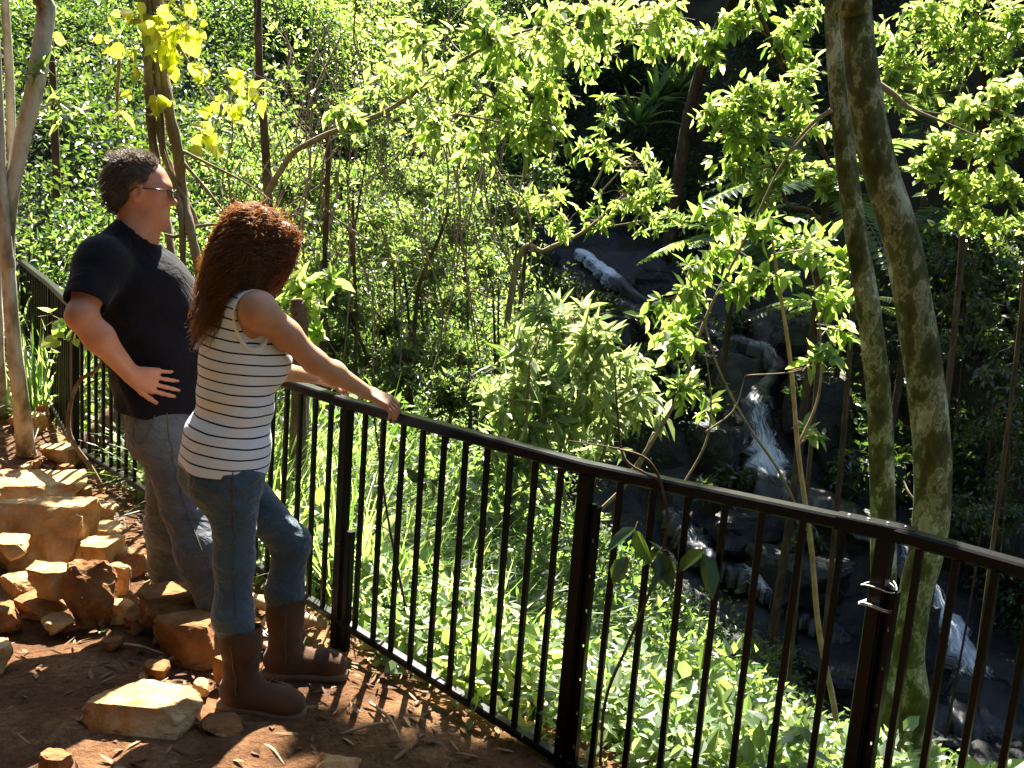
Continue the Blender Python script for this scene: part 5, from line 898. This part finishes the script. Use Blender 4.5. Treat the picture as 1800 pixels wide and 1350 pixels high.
S.f = np.maximum(S.f, Z - (wpel[2] + .06)); S.f = np.maximum(S.f, (.26 - Z)); V, F = S.mesh(); jw = mk('jeans', V, F, M['jeans_woman'], woman)
def surf_line(Sd, pts, off=.0015, it=4):
    """drop a line onto a garment's surface"""
    P = np.asarray(pts, float).copy()
    def samp(Q):
        i = np.clip(((Q - Sd.lo) / Sd.h).round().astype(int), 1, Sd.n - 2); g = np.stack([Sd.f[tuple((i + e).T)] - Sd.f[tuple((i - e).T)] for e in np.eye(3, dtype=int)], -1); return Sd.f[tuple(i.T)], unit(g)
    for _ in range(it): d, g = samp(P); P = P - g * d[:, None] * .8
    return P + samp(P)[1] * off
def seam(parent, name, Sd, pts, r=.0022, n=40, mat='hem'):
    P = surf_line(Sd, spline(pts, n)); P[1:-1] = (P[:-2] + P[1:-1] * 2 + P[2:]) / 4; V, F = tube(P, r, 5); mk(name, V, F, M[mat], parent)
toc = lambda p, d=.16: p + unit(np.array([0, 0, HCAM]) - p) * d
seam(jw, 'side_seam', S, [toc(wpel + WR * .08 + WU * .04), toc((wh_r + wkn_r) / 2), toc(wkn_r), toc(wkn_r * .5 + wan_r * .5)])
pk = lambda a, b_: toc(wpel - WF * a + WR * .09 + WU * b_, .12)
seam(jw, 'back_pocket', S, [pk(.12, .0), pk(.14, -.09), pk(.10, -.13), pk(.06, -.10), pk(.04, .0), pk(.12, .0)], .0016)
# striped tank top
m, N, L, B, r = cloth('striped_jersey', (.72, .75, .79), (.8, .83, .87), 6, wr=.5, wd=.012, wscale=8, sheen=.2)
tc = N.new('ShaderNodeTexCoord'); dp = N.new('ShaderNodeVectorMath'); dp.operation = 'DOT_PRODUCT'; ax_ = unit(wlean + WF * .12 * 0 - WR * .02); dp.inputs[1].default_value = tuple(ax_); L.new(tc.outputs['Object'], dp.inputs[0])
nz = noise_tex(N, L, 4, 2, .5, tc.outputs['Object']); m0 = N.new('ShaderNodeMath'); m0.operation = 'MULTIPLY_ADD'; m0.inputs[1].default_value = .02; L.new(nz.outputs['Fac'], m0.inputs[0]); L.new(dp.outputs['Value'], m0.inputs[2])
m1 = N.new('ShaderNodeMath'); m1.operation = 'MULTIPLY'; m1.inputs[1].default_value = 1 / .0345; L.new(m0.outputs[0], m1.inputs[0]); m2 = N.new('ShaderNodeMath'); m2.operation = 'FRACT'; L.new(m1.outputs[0], m2.inputs[0]); m3 = N.new('ShaderNodeMath'); m3.operation = 'LESS_THAN'; m3.inputs[1].default_value = .155; L.new(m2.outputs[0], m3.inputs[0])
mx = N.new('ShaderNodeMix'); mx.data_type = 'RGBA'; L.new(m3.outputs[0], mx.inputs['Factor']); L.new(r.outputs['Color'], mx.inputs[6]); mx.inputs[7].default_value = (.012, .012, .016, 1); L.new(mx.outputs[2], B.inputs['Base Color']); M['striped'] = m
M['white_trim'] = cloth('white_trim', (.74, .74, .72), (.82, .82, .8), sheen=.1)[0]
S = SDF(np.minimum(wpel, wsh_l) - [.24, .24, .1], np.maximum(wpel, wmid) + [.3, .3, .16], .0040); woman_core(S, .0115); S.ell(wpel + WU * .03 - WF * .008, (.13, .158, .13), np.array([WF, WR, wlean]), .06)
X, Y, Z = S.full(); hz = (X - wpel[0]) * wlean[0] + (Y - wpel[1]) * wlean[1] + (Z - wpel[2]) * wlean[2]
S.f += (-.003 * np.sin(hz * 55 + 3 * np.sin(X * 14 + Y * 9)) * np.exp(-((hz - .16) / .14)**2)).astype(np.float32)
raw = S.f.copy()
def sph(c, r): return np.sqrt((X - c[0])**2 + (Y - c[1])**2 + (Z - c[2])**2) - r
def elip(c, r, A): 
    l = [((X - c[0]) * a[0] + (Y - c[1]) * a[1] + (Z - c[2]) * a[2]) / q for a, q in zip(A, r)]; return (np.sqrt(l[0]**2 + l[1]**2 + l[2]**2) - 1) * min(r)
Aw = np.array([WF, WR, WU]); arm_r = elip(wsh_r + WR * .045 - WU * .045 - WF * .005, (.088, .085, .12), Aw); arm_l = elip(wsh_l - WR * .045 - WU * .045, (.085, .085, .125), Aw); nk = elip(wneck + WF * .06 + WU * .03, (.12, .085, .09), Aw)
cut = np.minimum(np.minimum(arm_r, arm_l), nk); hemc = -(hz + .045 + .012 * np.sin(X * 9)); S.f = np.maximum(np.maximum(S.f, -cut), hemc).astype(np.float32); V, F = S.mesh(); tt = mk('tank_top', V, F, M['striped'], woman)
S2 = SDF(S.lo, S.lo + (S.n - 1) * S.h, S.h); S2.f = np.maximum(np.abs(cut - .003) - .0045, np.abs(raw - .001) - .0034).astype(np.float32); V, F = S2.mesh(); mk('trim', V, F, M['white_trim'], tt)
# boots
def boot(an, fd, top, lab=None):
    f = unit(np.array([fd[0], fd[1], 0.0])); rr = np.array([f[1], -f[0], 0]); b0 = np.array([an[0], an[1], an[2] - .1]); S = SDF(b0 - [.33, .33, .01], b0 + [.33, .33, .42], .0055); U_ = np.array([0, 0, 1.0])
    kd = unit(top - an); S.chain([b0 + U_ * .09 - f * .01, b0 + U_ * .2 - f * .012 + (top - an) * .2, top], [.057, .064, .072], .03); A = np.array([f, rr, U_])
    S.ell(b0 - f * .012 + U_ * .06, (.075, .052, .062), A, .03); S.ell(b0 + f * .09 + U_ * .052, (.1, .05, .05), A, .04); S.ell(b0 + f * .15 + U_ * .046, (.062, .054, .045), A, .03)
    X, Y, Z = S.full(); S.f += (-.0018 * np.sin(Z * 95 + 3 * np.sin(X * 30 + Y * 25)) * np.exp(-((Z - b0[2] - .14) / .07)**2)).astype(np.float32)
    sd = (X - top[0]) * kd[0] + (Y - top[1]) * kd[1] + (Z - top[2]) * kd[2]; S.f = np.maximum(np.maximum(S.f, sd), b0[2] + .018 - Z); inner = sph_in(S, top, kd, .065); S.f = np.maximum(S.f, -inner).astype(np.float32); V, F = S.mesh(); o = mk('boot', V, F, M['suede'], woman)
    ring = [(-.09, 0), (-.08, .04), (-.04, .053), (.03, .046), (.1, .052), (.16, .055), (.2, .04), (.217, 0)]; ring = np.array(ring + [(x, -y) for x, y in ring[-2:0:-1]]); P = spline(np.vstack([ring, ring[:1]]), 60)[:-1]
    Vs = np.concatenate([b0 + f * P[:, :1] + rr * P[:, 1:] + U_ * z for z in (.0, .026)]); n_ = len(P); j = np.arange(n_); k_ = (j + 1) % n_; mk('sole', Vs, [np.stack([j, k_, k_ + n_, j + n_], -1), np.arange(n_)[None, ::-1], (np.arange(n_) + n_)[None]], M['sole'], o)
    seam(o, 'seam', S, [top + rr * .1 - kd * .02, top * .5 + an * .5 + rr * .1, b0 + U_ * .08 + rr * .08], .0018, 24, 'sole')
def sph_in(S, top, kd, r):
    X, Y, Z = S.full(); q = top - kd * .05; t = np.clip((X - q[0]) * kd[0] + (Y - q[1]) * kd[1] + (Z - q[2]) * kd[2], 0, .2); return np.sqrt((X - q[0] - t * kd[0])**2 + (Y - q[1] - t * kd[1])**2 + (Z - q[2] - t * kd[2])**2) - r
boot(wan_r, on(548, 1252)[:2] - on(432, 1235)[:2], wan_r + (wkn_r - wan_r) * .44); boot(wan_l, np.array([.95, .12]), wan_l + (wkn_l - wan_l) * .5)
# hair: volume under wavy strands
def sdf_at(Sd, Q):
    i = np.clip(((Q - Sd.lo) / Sd.h).round().astype(int), 1, Sd.n - 2); g = np.stack([Sd.f[tuple((i + e).T)] - Sd.f[tuple((i - e).T)] for e in np.eye(3, dtype=int)], -1); return Sd.f[tuple(i.T)], unit(g)
def comb(Sd, root, flow, ln, steps, off, curl, r, free=.5):
    """strands that follow a hair volume's surface and curl off it"""
    ns = len(root); P = np.empty((ns, steps, 3)); q = root.copy(); P[:, 0] = q; cl = np.round(root / .022).astype(int); hsh = (cl @ np.array([73, 151, 283])) % 997; fq = .38 + .35 * ((hsh * 7919) % 997) / 997 + r.normal(0, .02, ns); ph = 6.28 * hsh / 997 + r.normal(0, .25, ns); st = ln / steps
    for j in range(1, steps):
        d, n = sdf_at(Sd, q); g = unit(flow(q) + r.normal(size=(ns, 3)) * .06); w = np.clip(1 - np.abs(d) / .05, 0, 1)[:, None]; t_ = g - n * np.clip((g * n).sum(1, keepdims=True), -9, 0) * w
        s1 = unit(np.cross(t_, n)); q = q + unit(t_) * st[:, None] + n * ((off - d) * .35 * (d < off))[:, None]
        a_ = (curl * min(1, j / steps * 1.6))[:, None] if np.ndim(curl) else curl * min(1, j / steps * 1.6); P[:, j] = q + s1 * (np.sin(fq * j + ph) )[:, None] * a_ + n * (np.cos(fq * j + ph) * .5 + .5)[:, None] * a_
    return P
oh = lambda x, y, z: whc + hF * x + hR * y + hU * z; A = np.array([hF, hR, hU])
S = SDF(whc - [.38, .34, .5], whc + [.3, .32, .24], .006)
S.ell(oh(-.018, 0, .022), (.112, .093, .102), A, .03); S.ell(oh(-.04, .0, -.05), (.085, .092, .1), A, .04); S.cone(oh(-.05, .025, -.07), oh(-.09, .035, -.19), .07, .042, .04); S.cone(oh(-.06, -.02, -.08), oh(-.11, .01, -.215), .065, .03, .04); S.cone(oh(.07, .055, .04), oh(.05, .075, -.03), .036, .032, .03); S.cone(oh(.04, .075, -.03), oh(-.02, .08, -.08), .03, .03, .03)
S.ell(oh(.14, .0, -.07), (.072, .13, .1), A, .015, 'sub'); X, Y, Z = S.full(); S.f += (-.007 * np.sin(X * 70 + 2 * np.sin(Z * 34)) * np.sin(Y * 64 + 2 * np.sin(Z * 28 + 1))).astype(np.float32)
V, F = S.mesh(); r = np.random.default_rng(77); hw = mk('hair', V, F, M['hair_auburn'], woman, attrs={'tint': np.full(len(F), .05)})
ns = 7000; root = V[r.integers(0, len(V), ns)]; flow = lambda q: -hU * .92 - hF * .36 + (q - oh(-.03, 0, .1)) * [.3, .3, 0]
P = comb(S, root, flow, r.uniform(.03, .15, ns), 18, .003, r.uniform(.004, .014, ns), r); t = np.linspace(0, 1, 18)
V2, F2 = strands(P, np.interp(t, [0, .15, .7, 1], [.0003, .001, .0009, .0003])); mk('strands', V2, F2, M['hair_auburn'], hw, attrs={'tint': np.repeat(np.clip(r.normal(.33, .28, ns), 0, 1), 17 * 3)})
ns = 700; root = V[r.integers(0, len(V), ns)]; nn = sdf_at(S, root)[1]; t = np.linspace(0, 1, 9); ln = r.uniform(.015, .055, ns); dr = unit(nn * .8 - hU * .35 + r.normal(size=(ns, 3)) * .6); sd_ = unit(np.cross(dr, r.normal(size=(ns, 3))))
P = root[:, None] + dr[:, None] * (ln[:, None] * t)[..., None] + sd_[:, None] * (np.sin(t * 7) * .006)[None, :, None]; V2, F2 = strands(P, np.full(9, .0006)); mk('stray_strands', V2, F2, M['hair_auburn'], hw, attrs={'tint': np.repeat(np.clip(r.normal(.8, .2, ns), 0, 1), 8 * 3)})

# ================================================= the man
MF, MR, MU = axes((.96, .28, 0)); mb_ = np.array([*on(330, 1075)[:2], 0.0])
msh_r = at(178, 456, 3.66); msh_l = msh_r - MR * .4; mmid = (msh_r + msh_l) / 2
mpel = at(294, 716, 3.86); mlean = unit(mmid - mpel)
mh_r = mpel + MR * .1 - MU * .07; mh_l = mpel - MR * .1 - MU * .07
mkn_r = at(326, 892, 3.72); man_r = on(402, 1090, .1) + [0, .0, 0]; mkn_l = at(298, 874, 4.0); man_l = at(298, 1035, 4.04); man_l[2] = .1
mel_r = at(142, 556, 3.5); mwr_r = at(230, 658, 3.6); mel_l = msh_l + MF * .02 - MR * .12 - MU * .28; mwr_l = mel_l + MF * .2 + MR * .02 - MU * .1
mneck = at(235, 404, 3.84); mhc = at(249, 335, 3.86); gF, gR, gU = axes((.965, .26, -.06))
def man_core(S, g=0.0):
    A = np.array([MF, MR, mlean]); Lt = np.linalg.norm(mmid - mpel); T = lambda x, y, z: mpel + MF * x + MR * y + mlean * z
    S.ell(T(0, 0, -.02), (.14 + g, .17 + g, .13 + g), A, .06); S.ell(T(-.06, .085, -.07), (.1 + g, .09 + g, .11 + g), A, .05); S.ell(T(-.06, -.085, -.07), (.1 + g, .09 + g, .11 + g), A, .05)
    S.ell(T(.05, 0, Lt * .3), (.165 + g, .175 + g, .2 + g), A, .08); S.ell(T(.045, 0, Lt * .66), (.165 + g, .19 + g, .2 + g), A, .08); S.ell(T(.11, 0, Lt * .58), (.115 + g, .15 + g, .16 + g), A, .06)
    S.cone(msh_r - MU * .03, msh_l - MU * .03, .075 + g, .075 + g, .08); S.cone(mneck - MU * .03, (mmid + msh_r) / 2, .06 + g, .06 + g, .06); S.cone(mneck - MU * .03, (mmid + msh_l) / 2, .06 + g, .06 + g, .06)
def man_legs(S, g=0.0, k=.05, flare=0):
    S.chain([mh_r, mkn_r, mkn_r * .6 + man_r * .4, man_r], [.1 + g, .066 + g, .062 + g + flare * .5, .042 + g + flare], k); S.chain([mh_l, mkn_l, mkn_l * .6 + man_l * .4, man_l], [.1 + g, .066 + g, .062 + g + flare * .5, .042 + g + flare], k)
man = thing('person', 'person in a black T-shirt, grey jeans and glasses with one hand on the hip', 'person', mb_)
allp = np.array([mpel, msh_r, msh_l, man_r, man_l, mel_r, mel_l, mhc]); lo, hi = allp.min(0) - .24, allp.max(0) + .26; lo[2] = -.01
S = SDF(lo, hi, .005); man_core(S); man_legs(S)
S.chain([msh_r, (msh_r + mel_r) / 2, mel_r, mel_r * .65 + mwr_r * .35, mwr_r], [.062, .056, .047, .05, .033], .035); S.chain([msh_l, mel_l, mel_l * .65 + mwr_l * .35, mwr_l], [.062, .046, .046, .032], .035)
S.cone(mneck - MU * .06, mhc - gU * .07 - gF * .015, .068, .064, .04); S.cone(mneck + MF * .03 - MU * .02, mhc + gF * .045 - gU * .1, .05, .045, .04); head(S, mhc, gF, gR, gU, .262)
hd = unit(at(300, 677, 3.64) - mwr_r); hand(S, mwr_r, hd, np.array([0, -.1, -1.0]) , -unit(mpel - mwr_r), .19, (.22, .2, .35, .6), (.02, .0, -.08, -.2), (.55, .8, .15))
hand(S, mwr_l, unit(mwr_l - mel_l), [0, 0, 1], [0, 1, 0], .19, (.4, .4, .5, .5), (.1, .03, -.03, -.1), (.7, .7, .1))
for an, ft in ((man_r, unit(np.array([.97, -.1, 0]))), (man_l, unit(np.array([.8, .6, 0])))):
    fr_ = np.array([ft[1], -ft[0], 0]); b0 = np.array([an[0], an[1], 0.0]); A = np.array([ft, fr_, [0, 0, 1]]); S.ell(b0 - ft * .02 + MU * .05, (.055, .036, .045), A, .03); S.cone(b0 + MU * .06, b0 + ft * .12 + MU * .035, .04, .03, .03); S.ell(b0 + ft * .12 + MU * .03, (.06, .045, .02), A, .02)
    for j, (o_, l_) in enumerate(((.03, .065), (.012, .06), (-.004, .054), (-.018, .046), (-.031, .037))): S.cone(b0 + ft * .15 - fr_ * o_ * (1 if an is man_r else -1) + MU * .026, b0 + ft * (.15 + l_) - fr_ * o_ * 1.1 * (1 if an is man_r else -1) + MU * .022, .0125 if j == 0 else .0095, .011 if j == 0 else .008, .006)
V, F = S.mesh(); mk('body', V, F, M['skin_man'], man)
# jeans
S = SDF([*lo[:2], .0], [*hi[:2], mpel[2] + .12], .006); man_core(S, .008); man_legs(S, .018, .05, .03); X, Y, Z = S.full()
for kn in (mkn_r, mkn_l):
    dk = np.sqrt((X - kn[0])**2 + (Y - kn[1])**2 + (Z - kn[2])**2); S.f += (-.0028 * np.sin((Z - .5 * X) * 150 + 3.5 * np.sin(Y * 35 + X * 25)) * np.exp(-(dk / .13)**2)).astype(np.float32)
S.f += (-.0016 * np.sin(Z * 110 + 4.5 * np.sin(X * 28 + Y * 22))).astype(np.float32) * (Z < .75); S.f = np.maximum(np.maximum(S.f, Z - (mpel[2] + .075)), .045 - Z).astype(np.float32); V, F = S.mesh(); jm = mk('jeans', V, F, M['jeans_man'], man)
seam(jm, 'side_seam', S, [toc(mpel + MR * .1 + MU * .05), toc((mh_r + mkn_r) / 2), toc(mkn_r), toc(mkn_r * .4 + man_r * .6)], .0026)
pm = lambda a, b_: toc(mpel - MF * a + MR * .1 + MU * b_, .12)
seam(jm, 'back_pocket', S, [pm(.15, .01), pm(.17, -.09), pm(.12, -.14), pm(.07, -.1), pm(.05, .01), pm(.15, .01)], .0022); seam(jm, 'waistband_edge', S, [toc(mpel - MF * .2 + MU * .035), toc(mpel - MF * .08 + MR * .1 + MU * .035), toc(mpel + MF * .05 + MR * .12 + MU * .035), toc(mpel + MF * .14 + MR * .05 + MU * .03)], .002)
# T-shirt
S = SDF([lo[0], lo[1], mpel[2] - .1], [hi[0], hi[1], mneck[2] + .12], .0055); man_core(S, .016); sl_e = msh_r + (mel_r - msh_r) * .78; S.cone(msh_r, sl_e, .082, .078, .05); sl_l = msh_l + (mel_l - msh_l) * .7; S.cone(msh_l, sl_l, .08, .076, .05)
S.ell(mpel + mlean * .1 + MF * .03, (.175, .195, .2), np.array([MF, MR, mlean]), .07); X, Y, Z = S.full(); hz = (X - mpel[0]) * mlean[0] + (Y - mpel[1]) * mlean[1] + (Z - mpel[2]) * mlean[2]
S.f += (-.006 * np.sin((hz + .55 * (X * MF[0] + Y * MF[1])) * 44 + 3.5 * np.sin(X * 12 - Y * 9)) * np.exp(-((hz - .22) / .22)**2)).astype(np.float32)
for e_, s_ in ((sl_e, msh_r), (sl_l, msh_l)):
    d_ = unit(e_ - s_); q = (X - e_[0]) * d_[0] + (Y - e_[1]) * d_[1] + (Z - e_[2]) * d_[2]; rad_ = np.sqrt(np.maximum((X - e_[0])**2 + (Y - e_[1])**2 + (Z - e_[2])**2 - q**2, 0)); near_ = rad_ < .13; S.f = np.where(near_, np.maximum(S.f, q), S.f); S.f = np.where(near_ & (q > -.06), np.maximum(S.f, .068 - rad_), S.f)
nkc = mneck + MF * .035 + MU * .02; S.f = np.maximum(S.f, -(np.sqrt((X - nkc[0])**2 + (Y - nkc[1])**2 + ((Z - nkc[2]) * .8)**2) - .088)); S.f = np.maximum(S.f, mpel[2] + .0 + .012 * np.sin(X * 11 + Y * 7) - Z).astype(np.float32); V, F = S.mesh(); mk('t_shirt', V, F, M['black_shirt'], man)
# hair, glasses
oh = lambda x, y, z: mhc + (gF * x + gR * y + gU * z) * .262
S = SDF(mhc - .2, mhc + .22, .005); A = np.array([gF, gR, gU]); S.ell(oh(-.075, 0, .135), np.array([.44, .35, .385]) * .262, A, .02); S.ell(oh(-.25, 0, -.09), np.array([.2, .28, .25]) * .262, A, .03); S.ell(oh(.38, 0, .02), np.array([.3, .5, .38]) * .262, A, .03, 'sub'); S.ell(oh(.06, 0, -.36), np.array([.3, .6, .28]) * .262, A, .03, 'sub')
for e in (-1, 1): S.ell(oh(-.03, e * .37, -.06), np.array([.12, .1, .17]) * .262, A, .02, 'sub')
X, Y, Z = S.full(); S.f += (-.003 * np.sin(X * 130 + 2 * np.sin(Z * 60)) * np.sin(Y * 120 + 2 * np.sin(Z * 50))).astype(np.float32); V, F = S.mesh(); hm = mk('hair', V, F, M['hair_brown'], man, attrs={'tint': np.full(len(F), .2)})
r = np.random.default_rng(78); ns = 3000; root = V[r.integers(0, len(V), ns)]; up_ = unit(root - oh(-.08, 0, .02)) @ gU
flow = lambda q: -gF * .75 - gU * np.where((q - mhc) @ gU > .09, -.1, .75)[:, None] + gR * (((q - mhc) @ gR) * 3)[:, None]
P = comb(S, root, flow, r.uniform(.02, .042, ns), 8, .003, .001, r); P += (up_ > .72)[:, None, None] * gU * (np.linspace(0, 1, 8)**1.5)[None, :, None] * r.uniform(-.002, .026, ns)[:, None, None]; t = np.linspace(0, 1, 8)
V, F = strands(P, np.interp(t, [0, .3, 1], [.0006, .0013, .0004])); mk('strands', V, F, M['hair_brown'], hm, attrs={'tint': np.repeat(np.clip(r.normal(.5, .3, ns), 0, 1), 7 * 3)})
mbg = MB()
for e in (-1, 1):
    c_ = oh(.45, e * .14, .0); fx = unit(gF + gR * e * .15); rx = np.cross(fx, gU); P = np.array([c_ + rx * x * .026 + gU * z * .017 for x, z in ((-1, .7), (-.7, 1), (.7, 1), (1, .7), (.9, -.6), (.5, -1), (-.5, -1), (-.9, -.6), (-1, .7))]); mbg.add(*tube(P, .0024, 6)); mbg.add(*tube([oh(.40, e * .29, .06), oh(.2, e * .345, .05), oh(-.05, e * .36, .04), oh(-.13, e * .35, -.04)], .0026, 6))
mbg.add(*tube([oh(.435, -.05, .03), oh(.45, 0, .045), oh(.435, .05, .03)], .0022, 6)); V, F = mbg.out(); gl = mk('glasses', V, F, M['black_plastic'], man)
for e in (-1, 1):
    c_ = oh(.45, e * .14, .0); fx = unit(gF + gR * e * .15); rx = np.cross(fx, gU); P = np.array([c_ + rx * x * .025 + gU * z * .016 for x, z in ((-1, .7), (-.7, 1), (.7, 1), (1, .7), (.9, -.6), (.5, -1), (-.5, -1), (-.9, -.6))]); mk('lens', np.vstack([P + fx * .0006, P - fx * .0006]), [np.arange(8)[None], (np.arange(8) + 8)[None, ::-1], np.stack([np.arange(8), np.arange(8) + 8, (np.arange(8) + 1) % 8 + 8, (np.arange(8) + 1) % 8], -1)], M['glass'], gl, smooth=False)
# sandals
for an, ft in ((man_r, unit(np.array([.97, -.1, 0]))), (man_l, unit(np.array([.8, .6, 0])))):
    fr_ = np.array([ft[1], -ft[0], 0]); b0 = np.array([an[0], an[1], 0.0]); ring = np.array([(-.08, 0), (-.07, .033), (0, .036), (.08, .042), (.16, .05), (.21, .035), (.225, 0), (.21, -.035), (.16, -.05), (.08, -.042), (0, -.036), (-.07, -.033)]); n_ = len(ring); j = np.arange(n_); k_ = (j + 1) % n_
    Vs = np.concatenate([b0 + ft * ring[:, :1] + fr_ * ring[:, 1:] + MU * z for z in (.0, .016)]); sn = mk('sandal', Vs, [np.stack([j, k_, k_ + n_, j + n_], -1), np.arange(n_)[None, ::-1], (np.arange(n_) + n_)[None]], M['black_plastic'], man, smooth=False)
    for e in (-1, 1): V, F = tube(spline([b0 + ft * .17 + MU * .045, b0 + ft * .11 + fr_ * e * .03 + MU * .062, b0 + ft * .05 + fr_ * e * .045 + MU * .02], 10), .006, 6); mk('strap', V, F, M['black_plastic'], sn)
